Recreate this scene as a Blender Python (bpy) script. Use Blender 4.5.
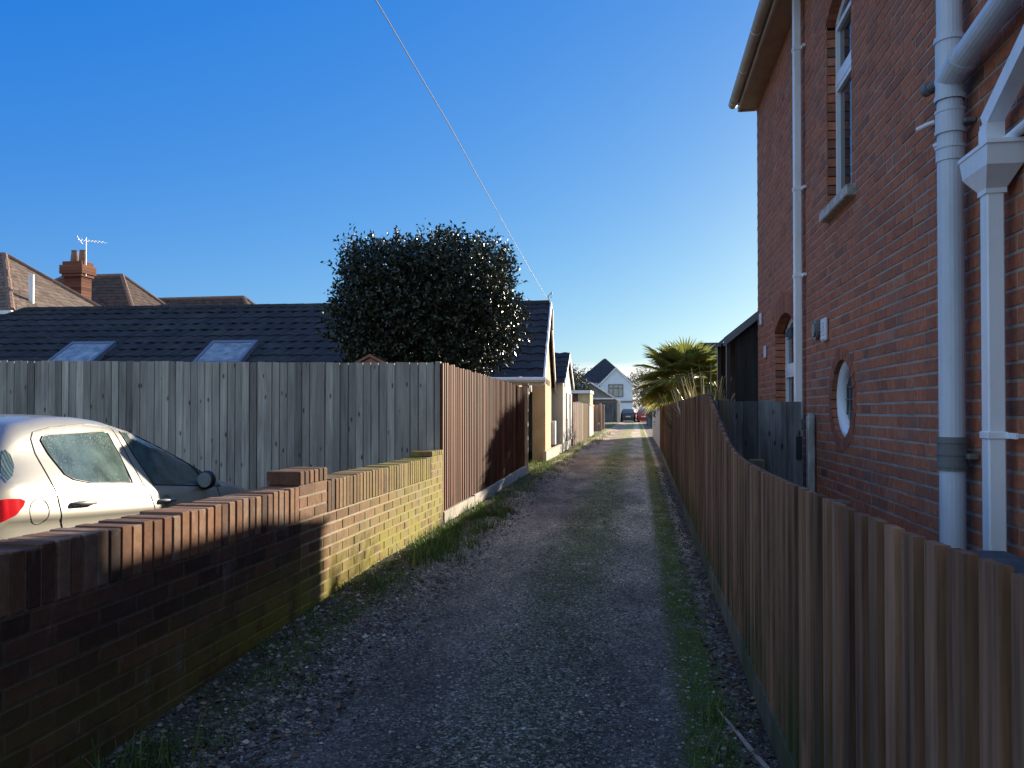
import bpy, bmesh, math, random
from mathutils import Vector, Matrix, noise
random.seed(7)
R = math.radians
C = bpy.context.scene.collection
SC = bpy.context.scene
for o in list(bpy.data.objects):
    bpy.data.objects.remove(o)

# ------------------------------------------------------------------ camera
EYE = 1.37
cam_d = bpy.data.cameras.new('camera'); cam = bpy.data.objects.new('camera', cam_d); C.objects.link(cam)
cam.location = (0, 0, EYE)
cam.rotation_euler = (R(90 + 0.7), 0, R(9.22))
cam_d.sensor_width = 36; cam_d.lens = 770 / 1024 * 36
cam_d.shift_y = 17.6 / 1024
cam_d.clip_start = 0.05; cam_d.clip_end = 3000
SC.camera = cam
SC.render.resolution_x = 1024; SC.render.resolution_y = 768
SC.view_settings.view_transform = 'Standard'; SC.view_settings.look = 'None'
SC.view_settings.gamma = 1; SC.view_settings.exposure = 1.35
SC.view_settings.use_curve_mapping = False

# ------------------------------------------------------------------ sky and sun
SUN_AZ, SUN_EL = 25.5, 12.8          # degrees from the alley's direction towards the right; elevation
world = bpy.data.worlds.new('World'); SC.world = world; world.use_nodes = True
wn, wl = world.node_tree.nodes, world.node_tree.links
wn.clear()
w_out = wn.new('ShaderNodeOutputWorld'); w_bg = wn.new('ShaderNodeBackground'); w_bg.inputs[1].default_value = 0.05
sky = wn.new('ShaderNodeTexSky'); sky.sky_type = 'NISHITA'; sky.sun_disc = False
sky.sun_elevation = R(SUN_EL); sky.sun_rotation = R(SUN_AZ)
sky.altitude = 0; sky.air_density = 1.0; sky.dust_density = 0.3; sky.ozone_density = 2.5
w_tc = wn.new('ShaderNodeTexCoord'); w_sep = wn.new('ShaderNodeSeparateXYZ')
wl.new(w_tc.outputs['Generated'], w_sep.inputs[0])
w_map = wn.new('ShaderNodeMapping'); w_map.inputs['Scale'].default_value = (3, 3, 26)
wl.new(w_tc.outputs['Generated'], w_map.inputs[0])
w_noise = wn.new('ShaderNodeTexNoise'); w_noise.inputs['Scale'].default_value = 2.2; w_noise.inputs['Detail'].default_value = 6
wl.new(w_map.outputs[0], w_noise.inputs[0])
w_add = wn.new('ShaderNodeMath'); w_add.operation = 'MULTIPLY_ADD'
wl.new(w_noise.outputs[0], w_add.inputs[0]); w_add.inputs[1].default_value = -0.03; wl.new(w_sep.outputs[2], w_add.inputs[2])
w_mr = wn.new('ShaderNodeMapRange'); w_mr.inputs[1].default_value = 0.047; w_mr.inputs[2].default_value = 0.034
w_mr.inputs[3].default_value = 0; w_mr.inputs[4].default_value = 0.75
wl.new(w_add.outputs[0], w_mr.inputs[0])
w_sc = wn.new('ShaderNodeSeparateColor'); w_cc = wn.new('ShaderNodeCombineColor'); wl.new(sky.outputs[0], w_sc.inputs[0])
for i, (k_, q_) in enumerate(((.672, -.44), (.74, .42), (.378, 4.6))):      # clear winter blue: grade of the sky's colour
    w_m = wn.new('ShaderNodeMath'); w_m.operation = 'MULTIPLY_ADD'; w_m.inputs[1].default_value = k_; w_m.inputs[2].default_value = q_
    w_x = wn.new('ShaderNodeMath'); w_x.operation = 'MAXIMUM'; w_x.inputs[1].default_value = .15
    wl.new(w_sc.outputs[i], w_m.inputs[0]); wl.new(w_m.outputs[0], w_x.inputs[0]); wl.new(w_x.outputs[0], w_cc.inputs[i])
w_mix = wn.new('ShaderNodeMix'); w_mix.data_type = 'RGBA'
wl.new(w_mr.outputs[0], w_mix.inputs[0]); wl.new(w_cc.outputs[0], w_mix.inputs[6])
w_mix.inputs[7].default_value = (9.8, 9.4, 8.8, 1)
# invented broken cloud behind the camera, added as fill light for the shade
w_n2 = wn.new('ShaderNodeTexNoise'); w_n2.inputs['Scale'].default_value = 2.4; w_n2.inputs['Detail'].default_value = 7; w_n2.inputs['Roughness'].default_value = .6
wl.new(w_tc.outputs['Generated'], w_n2.inputs[0])
w_c1 = wn.new('ShaderNodeMapRange'); w_c1.interpolation_type = 'SMOOTHSTEP'; w_c1.inputs[1].default_value = .40; w_c1.inputs[2].default_value = .62
wl.new(w_n2.outputs[0], w_c1.inputs[0])
w_c2 = wn.new('ShaderNodeMapRange'); w_c2.interpolation_type = 'SMOOTHSTEP'; w_c2.inputs[1].default_value = .25; w_c2.inputs[2].default_value = -.2
wl.new(w_sep.outputs[1], w_c2.inputs[0])
w_cm = wn.new('ShaderNodeMath'); w_cm.operation = 'MULTIPLY'; wl.new(w_c1.outputs[0], w_cm.inputs[0]); wl.new(w_c2.outputs[0], w_cm.inputs[1])
w_mx2 = wn.new('ShaderNodeMix'); w_mx2.data_type = 'RGBA'; w_mx2.inputs[7].default_value = (6.4, 8.2, 9.9, 1)
wl.new(w_cm.outputs[0], w_mx2.inputs[0]); wl.new(w_mix.outputs[2], w_mx2.inputs[6])
wl.new(w_mx2.outputs[2], w_bg.inputs[0]); wl.new(w_bg.outputs[0], w_out.inputs[0])

sun_d = bpy.data.lights.new('sun', 'SUN'); sun_d.energy = 5.0; sun_d.angle = R(0.5); sun_d.color = (1.0, 0.87, 0.68)
sun = bpy.data.objects.new('sun', sun_d); C.objects.link(sun)
sdir = Vector((math.sin(R(SUN_AZ)) * math.cos(R(SUN_EL)), math.cos(R(SUN_AZ)) * math.cos(R(SUN_EL)), math.sin(R(SUN_EL))))
sun.rotation_euler = (-sdir).to_track_quat('-Z', 'Y').to_euler(); sun.location = sdir * 30 + Vector((0, 0, 10))

# ------------------------------------------------------------------ helpers
def tag(o, label=None, cat=None, group=None, kind=None):
    if label: o['label'] = label
    if cat: o['category'] = cat
    if group: o['group'] = group
    if kind: o['kind'] = kind
    return o

def thing(name, label, cat, loc=(0, 0, 0), rz=0, group=None):
    o = bpy.data.objects.new(name, None); C.objects.link(o)
    o.location = loc; o.rotation_euler = (0, 0, rz); o.empty_display_size = 0.1
    return tag(o, label, cat, group)

class MB:
    """collects faces for one mesh, with one tint value per face"""
    def __init__(s): s.v = []; s.f = []; s.t = []
    def face(s, pts, tint=.5):
        n = len(s.v); s.v += [tuple(p) for p in pts]; s.f.append(tuple(range(n, n + len(pts)))); s.t.append(tint)
    def grid(s, rows, tint=.5, closed=False):
        n = len(s.v); w = len(rows[0])
        for r in rows: s.v += [tuple(p) for p in r]
        for i in range(len(rows) - 1):
            for j in range(w if closed else w - 1):
                k = (j + 1) % w
                s.f.append((n + i * w + j, n + i * w + k, n + (i + 1) * w + k, n + (i + 1) * w + j)); s.t.append(tint)
    def hexa(s, p, tint=.5):      # p: 4 bottom, 4 top, both anticlockwise seen from above
        n = len(s.v); s.v += [tuple(q) for q in p]
        for f in ((3, 2, 1, 0), (4, 5, 6, 7), (0, 1, 5, 4), (1, 2, 6, 5), (2, 3, 7, 6), (3, 0, 4, 7)):
            s.f.append(tuple(n + i for i in f)); s.t.append(tint)
    def box(s, a, b, tint=.5):
        x0, y0, z0 = a; x1, y1, z1 = b
        s.hexa([(x0, y0, z0), (x1, y0, z0), (x1, y1, z0), (x0, y1, z0), (x0, y0, z1), (x1, y0, z1), (x1, y1, z1), (x0, y1, z1)], tint)
    def cbox(s, a, b, e=.008, tint=.5):   # box with chamfered edges
        x = (a[0], b[0]); y = (a[1], b[1]); z = (a[2], b[2]); n = len(s.v)
        e = min(e, (x[1]-x[0])*.45, (y[1]-y[0])*.45, (z[1]-z[0])*.45)
        idx = {}
        for i in (0, 1):
            for j in (0, 1):
                for k in (0, 1):
                    c = Vector((x[i], y[j], z[k])); g = Vector((1-2*i, 1-2*j, 1-2*k)) * e
                    for ax in range(3):
                        q = c + g; q[ax] = c[ax]
                        idx[(i, j, k, ax)] = len(s.v); s.v.append(tuple(q))
        def add(l): s.f.append(tuple(l)); s.t.append(tint)
        for ax in range(3):
            o1, o2 = (ax + 1) % 3, (ax + 2) % 3
            for sd in (0, 1):
                l = []
                for (p, q) in ((0, 0), (1, 0), (1, 1), (0, 1)):
                    c = [0, 0, 0]; c[ax] = sd; c[o1] = p; c[o2] = q; l.append(idx[(*c, ax)])
                add(l if sd else l[::-1])
        for ax in range(3):
            o1, o2 = (ax + 1) % 3, (ax + 2) % 3
            for p in (0, 1):
                for q in (0, 1):
                    c0 = [0, 0, 0]; c0[o1] = p; c0[o2] = q; c1 = list(c0); c1[ax] = 1
                    l = [idx[(*c0, o1)], idx[(*c1, o1)], idx[(*c1, o2)], idx[(*c0, o2)]]
                    add(l if p != q else l[::-1])
        for i in (0, 1):
            for j in (0, 1):
                for k in (0, 1):
                    l = [idx[(i, j, k, a2)] for a2 in range(3)]
                    add(l if (i + j + k) % 2 else l[::-1])
    def tube(s, path, r, n=10, tint=.5, cap=True):
        path = [Vector(p) for p in path]; rows = []
        rad = r if isinstance(r, (list, tuple)) else [r] * len(path)
        ref = None
        for i, p in enumerate(path):
            d = (path[min(i + 1, len(path) - 1)] - path[max(i - 1, 0)]).normalized()
            if ref is None: ref = d.orthogonal().normalized()
            ref = (ref - d * ref.dot(d)).normalized(); b = d.cross(ref)
            rows.append([p + (ref * math.cos(a) + b * math.sin(a)) * rad[i] for a in [2 * math.pi * k / n for k in range(n)]])
        s.grid(rows, tint, True)
        if cap:
            s.face(rows[0][::-1], tint); s.face(rows[-1], tint)
    def prism(s, pts, vec, tint=.5):   # closed prism of polygon pts along vec
        pts = [Vector(p) for p in pts]; q = [p + Vector(vec) for p in pts]
        s.face(pts[::-1], tint); s.face(q, tint)
        for i in range(len(pts)):
            j = (i + 1) % len(pts); s.face([pts[i], pts[j], q[j], q[i]], tint)
    def build(s, name, m, parent=None, smooth=False, local=False, fix=False):
        me = bpy.data.meshes.new(name)
        if local: off = Vector((0, 0, 0))
        elif parent is not None:
            rt = parent
            while rt.parent: rt = rt.parent
            off = Vector(rt.location)
        else:
            xs, ys, zs = zip(*s.v)
            off = Vector(((min(xs) + max(xs)) / 2, (min(ys) + max(ys)) / 2, min(zs)))
        me.from_pydata([(x - off.x, y - off.y, z - off.z) for x, y, z in s.v], [], s.f)
        at = me.attributes.new('tint', 'FLOAT', 'FACE'); at.data.foreach_set('value', s.t)
        if smooth: me.polygons.foreach_set('use_smooth', [True] * len(me.polygons))
        me.update()
        if fix:
            bm = bmesh.new(); bm.from_mesh(me); bmesh.ops.remove_doubles(bm, verts=bm.verts, dist=1e-4)
            bmesh.ops.recalc_face_normals(bm, faces=bm.faces); bm.to_mesh(me); bm.free()
        me.materials.append(m)
        o = bpy.data.objects.new(name, me); C.objects.link(o)
        if parent is not None: o.parent = parent
        elif not local: o.location = off
        return o

def lerp(a, b, t): return a + (b - a) * t
def sstep(a, b, x):
    t = max(0, min(1, (x - a) / (b - a))); return t * t * (3 - 2 * t)
def table(tab, x):
    if x <= tab[0][0]: return tab[0][1]
    for (a, p), (b, q) in zip(tab, tab[1:]):
        if x <= b: return lerp(p, q, (x - a) / (b - a))
    return tab[-1][1]

# ------------------------------------------------------------------ materials
class M:
    def __init__(s, name):
        s.m = bpy.data.materials.new(name); s.m.use_nodes = True
        s.n = s.m.node_tree.nodes; s.l = s.m.node_tree.links
        s.b = s.n['Principled BSDF']
        s.tc = s.n.new('ShaderNodeTexCoord'); s.co = s.tc.outputs['Object']
    def set(s, **k):
        for a, v in k.items(): s.b.inputs[a.replace('_', ' ')].default_value = v
    def link(s, a, b): s.l.new(a, b)
    def world(s):
        g = s.n.new('ShaderNodeNewGeometry'); return g.outputs['Position']
    def noise(s, scale, stretch=(1, 1, 1), detail=6, rough=.6, co=None, typ='noise', dist=0):
        mp = s.n.new('ShaderNodeMapping'); mp.inputs['Scale'].default_value = stretch
        s.link(co or s.co, mp.inputs[0])
        if typ == 'noise':
            t = s.n.new('ShaderNodeTexNoise'); t.inputs['Detail'].default_value = detail; t.inputs['Roughness'].default_value = rough
            t.inputs['Distortion'].default_value = dist
        else:
            t = s.n.new('ShaderNodeTexVoronoi')
        t.inputs['Scale'].default_value = scale; s.link(mp.outputs[0], t.inputs['Vector'])
        s.last = t
        return t.outputs[0]
    def ramp(s, fac, stops):
        r = s.n.new('ShaderNodeValToRGB'); e = r.color_ramp.elements
        while len(e) < len(stops): e.new(.5)
        for q, (p, c) in zip(e, stops):
            q.position = p; q.color = (*c, 1) if hasattr(c, '__len__') else (c, c, c, 1)
        s.link(fac, r.inputs[0]); return r.outputs[0]
    def mix(s, fac, a, b, mode='MIX'):
        x = s.n.new('ShaderNodeMix'); x.data_type = 'RGBA'; x.blend_type = mode
        for inp, v in ((x.inputs[0], fac), (x.inputs[6], a), (x.inputs[7], b)):
            if hasattr(v, 'is_output'): s.link(v, inp)
            elif hasattr(v, '__len__'): inp.default_value = (*v, 1)
            else: inp.default_value = v
        return x.outputs[2]
    def math(s, op, a, b=None, c=None, clamp=False):
        x = s.n.new('ShaderNodeMath'); x.operation = op; x.use_clamp = clamp
        for i, v in enumerate((a, b, c)):
            if v is None: continue
            if hasattr(v, 'is_output'): s.link(v, x.inputs[i])
            else: x.inputs[i].default_value = v
        return x.outputs[0]
    def rng(s, v, a, b, c=0, d=1, smooth=True):
        x = s.n.new('ShaderNodeMapRange'); s.link(v, x.inputs[0])
        if smooth: x.interpolation_type = 'SMOOTHSTEP'
        for i, q in enumerate((a, b, c, d)): x.inputs[i + 1].default_value = q
        return x.outputs[0]
    def sep(s, co):
        x = s.n.new('ShaderNodeSeparateXYZ'); s.link(co, x.inputs[0]); return x.outputs
    def tint(s):
        a = s.n.new('ShaderNodeAttribute'); a.attribute_name = 'tint'; return a.outputs['Fac']
    def bump(s, h, strength=.4, dist=.01, prev=None):
        b = s.n.new('ShaderNodeBump'); b.inputs['Strength'].default_value = strength; b.inputs['Distance'].default_value = dist
        s.link(h, b.inputs['Height'])
        if prev: s.link(prev, b.inputs['Normal'])
        s.link(b.outputs[0], s.b.inputs['Normal']); return b.outputs[0]
    def base(s, c): s.link(c, s.b.inputs['Base Color'])
    def rough(s, v):
        if hasattr(v, 'is_output'): s.link(v, s.b.inputs['Roughness'])
        else: s.b.inputs['Roughness'].default_value = v

def surf(name, c1, c2, scale=4, stretch=(1, 1, 1), rough=.8, bump=.3, bscale=40, tint=0, stain=None, stain_amt=.5, bdist=.005, spec=.3):
    """two-colour noisy surface, with per-face tint and an optional stain colour"""
    a = M(name); col = a.ramp(a.noise(scale, stretch), [(.3, c1), (.7, c2)])
    if tint:
        t = a.rng(a.tint(), 0, 1, 1 - tint, 1 + tint, False); col = a.mix(1, col, t, 'MULTIPLY')
    if stain:
        col = a.mix(a.rng(a.noise(scale * .35, (1, 1, 1), 5, .65), .5, .75, 0, stain_amt), col, stain)
    a.base(col); a.rough(rough); a.set(Specular_IOR_Level=spec)
    if bump: a.bump(a.noise(bscale, stretch), bump, bdist)
    return a.m

def wood(name, dark, light, tintc=None, knots=False, moss=0, tint=.3, rough=.8):
    """vertical timber grain"""
    a = M(name); co = a.world()
    g = a.noise(30, (1, 1, .045), 7, .65, co); g2 = a.noise(3.5, (1.5, 1.5, .25), 5, .6, co)
    t = a.tint()
    v = a.math('ADD', a.math('MULTIPLY', g, .55), a.math('MULTIPLY', g2, .45))
    col = a.ramp(v, [(.36, dark), (.50, [lerp(p, q, .55) for p, q in zip(dark, light)]), (.63, light)])
    col = a.mix(1, col, a.rng(t, 0, 1, 1 - tint, 1 + tint, False), 'MULTIPLY')
    if tintc: col = a.mix(a.rng(a.noise(1.3, (2, 2, .5), 6, .7, co), .45, .7, 0, .8), col, tintc)
    if knots:
        k = a.noise(1, (12, 12, 4.2), typ='voronoi', co=co)
        col = a.mix(a.rng(k, .17, .06, 0, .9), col, [c * .25 for c in dark])
    if moss:
        z = a.sep(co)[2]
        mk = a.math('MULTIPLY', a.rng(z, .75, .1, 0, 1), a.rng(a.noise(5, (1, 1, .25), 5, .7, co), .38, .62, 0, moss))
        col = a.mix(mk, col, (.035, .06, .018))
    a.base(col); a.rough(rough); a.set(Specular_IOR_Level=.25)
    a.bump(g, .35, .004)
    return a.m

def brickmat(name, stops, moss=False, spots=.25, grime=(.05, .045, .045)):
    a = M(name); co = a.world(); t = a.tint()
    col = a.ramp(t, stops)
    n = a.noise(26, (1, 1, 1), 8, .7, co)
    col = a.mix(1, col, a.rng(n, .25, .75, .62, 1.3, False), 'MULTIPLY')
    sp = a.noise(3, (1, 1, 1), 6, .75, co)
    col = a.mix(a.rng(sp, .5, .72, 0, spots), col, grime)
    if moss:
        s3 = a.sep(co)
        low = a.math('MULTIPLY', a.rng(s3[2], .62, .1, 0, 1), a.rng(s3[1], 2.5, 5.2, .3, 1)); far = a.rng(s3[1], 4.2, 7.8, 0, .75)
        mk = a.math('MULTIPLY', a.math('ADD', low, far, clamp=True), a.rng(a.noise(4.5, (1, 1, 1), 7, .75, co), .3, .56, 0, .85))
        col = a.mix(mk, col, (.30, .27, .03))
        wt = a.rng(a.noise(9, (1, 1, .35), 8, .8, co), .53, .72, 0, .6); col = a.mix(wt, col, (.3, .27, .24))
    a.base(col); a.rough(.88); a.set(Specular_IOR_Level=.2)
    a.bump(n, .5, .004)
    return a.m

def plain(name, c, rough=.5, metallic=0, spec=.5, dirt=.25, scale=6, coat=0):
    a = M(name)
    n = a.noise(scale, (1, 1, .3), 8, .75)
    col = a.mix(a.rng(n, .42, .72, 0, dirt), c, [x * .45 for x in c])
    a.base(col); a.link(a.rng(n, .3, .7, rough * .8, min(1, rough * 1.2)), a.b.inputs['Roughness'])
    a.set(Metallic=metallic, Specular_IOR_Level=spec)
    if coat: a.set(Coat_Weight=coat, Coat_Roughness=.08)
    return a.m

MT = {}
MT['brick_red'] = brickmat('red brick', [(0, (.21, .10, .07)), (.25, (.33, .125, .075)), (.5, (.42, .148, .082)), (.75, (.48, .165, .085)), (1, (.42, .21, .14))], spots=.5, grime=(.17, .145, .13))
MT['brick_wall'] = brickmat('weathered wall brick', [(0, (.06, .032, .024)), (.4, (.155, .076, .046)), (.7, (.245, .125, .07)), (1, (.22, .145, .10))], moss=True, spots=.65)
MT['brick_edge'] = brickmat('rubbed red brick', [(0, (.26, .095, .055)), (.5, (.34, .12, .068)), (1, (.38, .15, .085))], spots=.5, grime=(.17, .145, .13))
MT['brick_orange'] = brickmat('orange brick', [(0, (.08, .032, .022)), (.5, (.14, .052, .032)), (1, (.19, .08, .05))])
MT['brick_dark'] = brickmat('brown brick', [(0, (.09, .05, .035)), (.5, (.15, .08, .055)), (1, (.2, .11, .08))])
MT['mortar'] = surf('mortar', (.26, .22, .19), (.42, .37, .32), 5, rough=.95, bscale=120, stain=(.13, .11, .10), stain_amt=.8)
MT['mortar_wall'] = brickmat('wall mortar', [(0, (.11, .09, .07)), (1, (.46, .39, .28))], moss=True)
MT['fence_brown'] = wood('dark brown fence boards', (.065, .034, .021), (.33, .175, .10), moss=.9, tint=.45)
MT['fence_back'] = wood('recessed dark fence boards', (.022, .016, .013), (.07, .048, .036), moss=.9, tint=.3)  # darker timber for the back boards set behind the face boards
MT['fence_red'] = wood('faded red-brown fence boards', (.06, .017, .007), (.20, .058, .021), tintc=(.21, .10, .05), tint=.5)
MT['fence_grey'] = wood('weathered grey fence boards', (.19, .17, .145), (.47, .42, .35), tintc=(.25, .215, .18), knots=True, tint=.42)
MT['gate'] = wood('blue-grey gate boards', (.05, .053, .057), (.21, .215, .225), tintc=(.045, .047, .05), knots=True, tint=.35)
MT['peel'] = surf('peeling painted timber', (.16, .15, .14), (.62, .62, .6), 14, (1, 1, .3), .8, .4)
MT['black_wood'] = wood('black stained boards', (.016, .016, .017), (.05, .048, .047), tint=.25)
MT['gravelboard'] = wood('mossy gravel board', (.06, .055, .04), (.17, .15, .11), moss=.8)
MT['concrete'] = surf('pale concrete', (.36, .33, .27), (.52, .48, .41), 3, rough=.9, bscale=50, stain=(.2, .2, .1), stain_amt=.6)
MT['fence_tan'] = wood('tan fence boards', (.30, .2, .12), (.5, .36, .22), tint=.2)
MT['fence_pink'] = wood('pinkish fence boards', (.27, .16, .11), (.46, .31, .23), tint=.2)
MT['render_tan'] = surf('tan pebble-dashed render', (.47, .35, .19), (.60, .46, .27), 2.5, rough=.95, bump=.6, bscale=70, stain=(.33, .26, .12), stain_amt=.55, bdist=.01)
MT['render_white'] = surf('white render', (.47, .43, .35), (.60, .55, .46), 2, rough=.9, bscale=60, stain=(.45, .4, .3), stain_amt=.4)
MT['cladding'] = surf('pale blue-white weatherboard', (.62, .68, .74), (.72, .77, .82), 2, rough=.8, bscale=30)
MT['tile_dark'] = surf('dark concrete roof tile', (.008, .008, .009), (.02, .02, .021), 5, rough=.75, bump=.4, bscale=60, tint=.4, stain=(.06, .06, .05), stain_amt=.7)
a = M('lichen flecked concrete tile'); t_ = a.noise(5); col = a.ramp(t_, [(.3, (.008, .008, .009)), (.7, (.021, .021, .022))])
col = a.mix(1, col, a.rng(a.tint(), 0, 1, .5, 1.6, False), 'MULTIPLY')
col = a.mix(a.rng(a.noise(11, (1, 1, 1), 4, .75), .62, .72, 0, .8), col, (.12, .12, .105)); col = a.mix(a.rng(a.noise(1.2), .5, .7, 0, .5), col, (.04, .042, .03))
a.base(col); a.rough(.75); a.bump(a.noise(60), .4, .005); MT['tile_dark'] = a.m
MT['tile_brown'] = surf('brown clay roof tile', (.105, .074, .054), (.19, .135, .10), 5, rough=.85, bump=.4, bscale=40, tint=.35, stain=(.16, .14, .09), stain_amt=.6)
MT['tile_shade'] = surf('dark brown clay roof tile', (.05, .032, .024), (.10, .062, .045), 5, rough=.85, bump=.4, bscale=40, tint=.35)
MT['tile_far'] = surf('charcoal slate', (.025, .028, .034), (.05, .053, .06), 3, rough=.6, bump=.3, bscale=20, tint=.2)
MT['ridge'] = surf('terracotta ridge tile', (.17, .10, .072), (.26, .16, .115), 4, rough=.9, bscale=30)
MT['upvc'] = plain('white plastic', (.82, .84, .87), .35, dirt=.3, scale=5)
MT['upvc_cream'] = plain('aged cream plastic', (.50, .41, .32), .5, dirt=.35, scale=4)
MT['soffit'] = plain('cream painted soffit', (.40, .27, .19), .6, dirt=.3)
MT['white_paint'] = plain('white gloss paint', (.78, .77, .74), .4, dirt=.25)
MT['grey_pvc'] = plain('grey plastic pipe', (.60, .65, .72), .35, dirt=.25, scale=5)
MT['grey_rubber'] = plain('dark grey rubber coupling', (.16, .16, .155), .5, dirt=.4, scale=9)
MT['stone'] = surf('painted stone sill', (.3, .29, .27), (.62, .6, .56), 18, rough=.9, bump=.5, bscale=40, stain=(.1, .1, .09), stain_amt=.8)
MT['black'] = plain('black plastic', (.02, .02, .022), .45)
MT['felt'] = surf('blue-grey felt', (.055, .06, .07), (.09, .1, .115), 8, rough=.8, bump=.5, bscale=150)
MT['metal'] = plain('aluminium', (.45, .45, .46), .35, 1)
MT['flash'] = plain('lead grey flashing', (.17, .19, .22), .4, .3)
MT['tyre'] = plain('tyre rubber', (.018, .018, .018), .8)
def glassmat(name, c, rough=.04, dusty=0):
    a = M(name); n = a.noise(5, (1, 1, 1), 5); n2 = a.noise(85, (1, 1, 1), 3, .6)
    col = a.ramp(n, [(.35, [x * .4 for x in c]), (.7, c)])
    if dusty:
        col = a.mix(a.math('MULTIPLY', a.rng(n2, .54, .66, 0, dusty), a.rng(a.noise(3, (1, 1, 1), 3), .48, .68, 0, 1)), col, (.24, .29, .27))
        a.link(a.rng(n2, .5, .68, rough, .22), a.b.inputs['Roughness'])
    else: a.rough(rough)
    a.base(col); a.set(Specular_IOR_Level=.9, IOR=1.5); return a.m
MT['glass'] = glassmat('window glass', (.03, .04, .045))
MT['skylight'] = glassmat('skylight glass', (.34, .38, .36), .05)
MT['carglass'] = glassmat('dusty car glass', (.12, .18, .165), .07, .4)
def paint(name, c, flake=True, metallic=.55):
    a = M(name)
    col = a.mix(a.rng(a.noise(900, (1, 1, 1), 1), .4, .7, 0, .25), c, [min(1, x * 1.35) for x in c])
    dirt = a.rng(a.noise(6, (1, 1, 2), 7, .7), .5, .8, 0, .3)
    col = a.mix(dirt, col, [x * .6 for x in c])
    a.base(col); a.set(Metallic=metallic, Roughness=.36, Coat_Weight=.6, Coat_Roughness=.07); return a.m
MT['paint_silver'] = paint('silver-beige car paint', (.33, .315, .275), metallic=.25)
MT['paint_navy'] = paint('dark blue car paint', (.03, .04, .06))
MT['paint_red'] = paint('red car paint', (.28, .012, .012), metallic=.1)
MT['lamp_red'] = plain('red lamp lens', (.55, .012, .02), .12, dirt=.1, coat=1)
MT['plate'] = plain('number plate', (.75, .74, .7), .4, dirt=.05)

# ------------------------------------------------------------------ ground
BASE = [(1.5, 0), (6, .05), (11, .09), (17, .17), (25, .2), (50, .2), (85, .1), (110, 0)]
def gbase(y): return table(BASE, y)
def gz(x, y):
    z = gbase(y)
    if x < -2.2 and y < 7.9: return -.14 - .045 * (max(y, 1) - 3.45) - .03
    z += .10 * sstep(-1.1, -2.0, x) * sstep(2.2, 5, y) * (1 - .5 * sstep(9, 16, y))
    if -2.1 < x < .75 and y < 60:
        rut = math.exp(-((x + 1.15) / .28) ** 2) + math.exp(-((x - .02 - .012 * y) / .28) ** 2)
        z -= .018 * rut
        z += .016 * noise.noise((x * 1.7, y * 1.1, 0)) + .010 * noise.noise((x * 6, y * 6, 3))
        if y < 14: z += .006 * noise.noise((x * 19, y * 19, 5))
    return z
def span(a, b, st):
    n = max(1, round((b - a) / st)); return [a + (b - a) * i / n for i in range(n)]
gx = span(-700, -60, 80) + span(-60, -6, 9) + span(-6, -2.25, .75) + span(-2.25, .85, .05) + span(.85, 6, 1) + span(6, 60, 9) + span(60, 700, 80) + [700]
gy = span(-80, -4, 12) + span(-4, 1.5, .5) + span(1.5, 9, .05) + span(9, 16, .12) + span(16, 40, .4) + span(40, 120, 4) + span(120, 1400, 130) + [1400]
mb = MB()
mb.grid([[(x, y, gz(x, y)) for x in gx] for y in gy])
a = M('gravel lane and verges'); co = a.world(); sx, sy, sz = a.sep(co)
fine = a.noise(1, (95, 95, 95), typ='voronoi', co=co); vcol = a.last.outputs['Color']
grav = a.ramp(a.sep(vcol)[0], [(0, (.02, .02, .02)), (.45, (.08, .079, .076)), (.85, (.20, .196, .182)), (1, (.48, .46, .43))])
n1 = a.noise(1.1, (1, .5, 1), 7, .65, co); n2 = a.noise(5, (1, 1, 1), 7, .7, co); n3 = a.noise(45, (1, 1, 1), 4, .7, co)
soil = a.ramp(n3, [(.3, (.075, .071, .066)), (.7, (.15, .142, .13))])
# compacted wheel tracks
track = a.math('ADD', a.rng(a.math('ABSOLUTE', a.math('ADD', sx, 1.15)), .5, .12, 0, .8), a.rng(a.math('ABSOLUTE', a.math('SUBTRACT', sx, .12)), .5, .12, 0, .8), clamp=True)
tr = a.math('MULTIPLY', track, a.rng(n2, .3, .6, .15, .8))
tr2 = a.math('MULTIPLY', tr, a.rng(n3, .3, .6, .5, 1)); col = a.mix(tr2, grav, soil); col = a.mix(a.rng(sy, 3.2, 11, 0, .9), col, a.mix(1, col, (5.0, 4.1, 2.9), 'MULTIPLY'))  # lane lightened with distance, painting in the stronger light further on
# reddish patch further down the left wheel track, lightened to imitate brighter light
red = a.math('MULTIPLY', a.rng(sy, 6.5, 11, 0, .75), a.math('MULTIPLY', a.rng(a.math('ABSOLUTE', a.math('ADD', sx, 1.2)), .75, .25, 0, 1), a.rng(n2, .25, .55, .4, 1)))
col = a.mix(red, col, (.27, .19, .14))
# moss and grass: middle strip further on, both margins
mid = a.math('MULTIPLY', a.rng(a.math('ABSOLUTE', a.math('ADD', sx, .52)), .46, .12, 0, 1), a.rng(sy, 3.5, 8, .25, .75))
rgt = a.math('MULTIPLY', a.rng(a.math('ABSOLUTE', a.math('SUBTRACT', sx, .30)), .17, .06, 0, 1), a.rng(a.noise(.9, (1, 1, 1), 4, .6, co), .3, .45, .6, 1))
lft = a.math('MULTIPLY', a.rng(a.math('ADD', sx, 1.78), .22, -.05, 0, 1), a.rng(sy, 2, 5, .5, 1))
ms = a.math('ADD', a.math('ADD', mid, rgt, clamp=True), lft, clamp=True)
ms = a.math('MULTIPLY', ms, a.rng(a.math('ADD', a.math('MULTIPLY', n2, .6), a.math('MULTIPLY', n3, .4)), .36, .50, 0, 1))
col = a.mix(1, col, a.rng(a.noise(1.5, (1.3, .5, 1), 6, .6, co), .3, .7, .6, 1.45), 'MULTIPLY')
moss = a.ramp(n3, [(.3, (.030, .052, .010)), (.7, (.105, .155, .026))])
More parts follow.
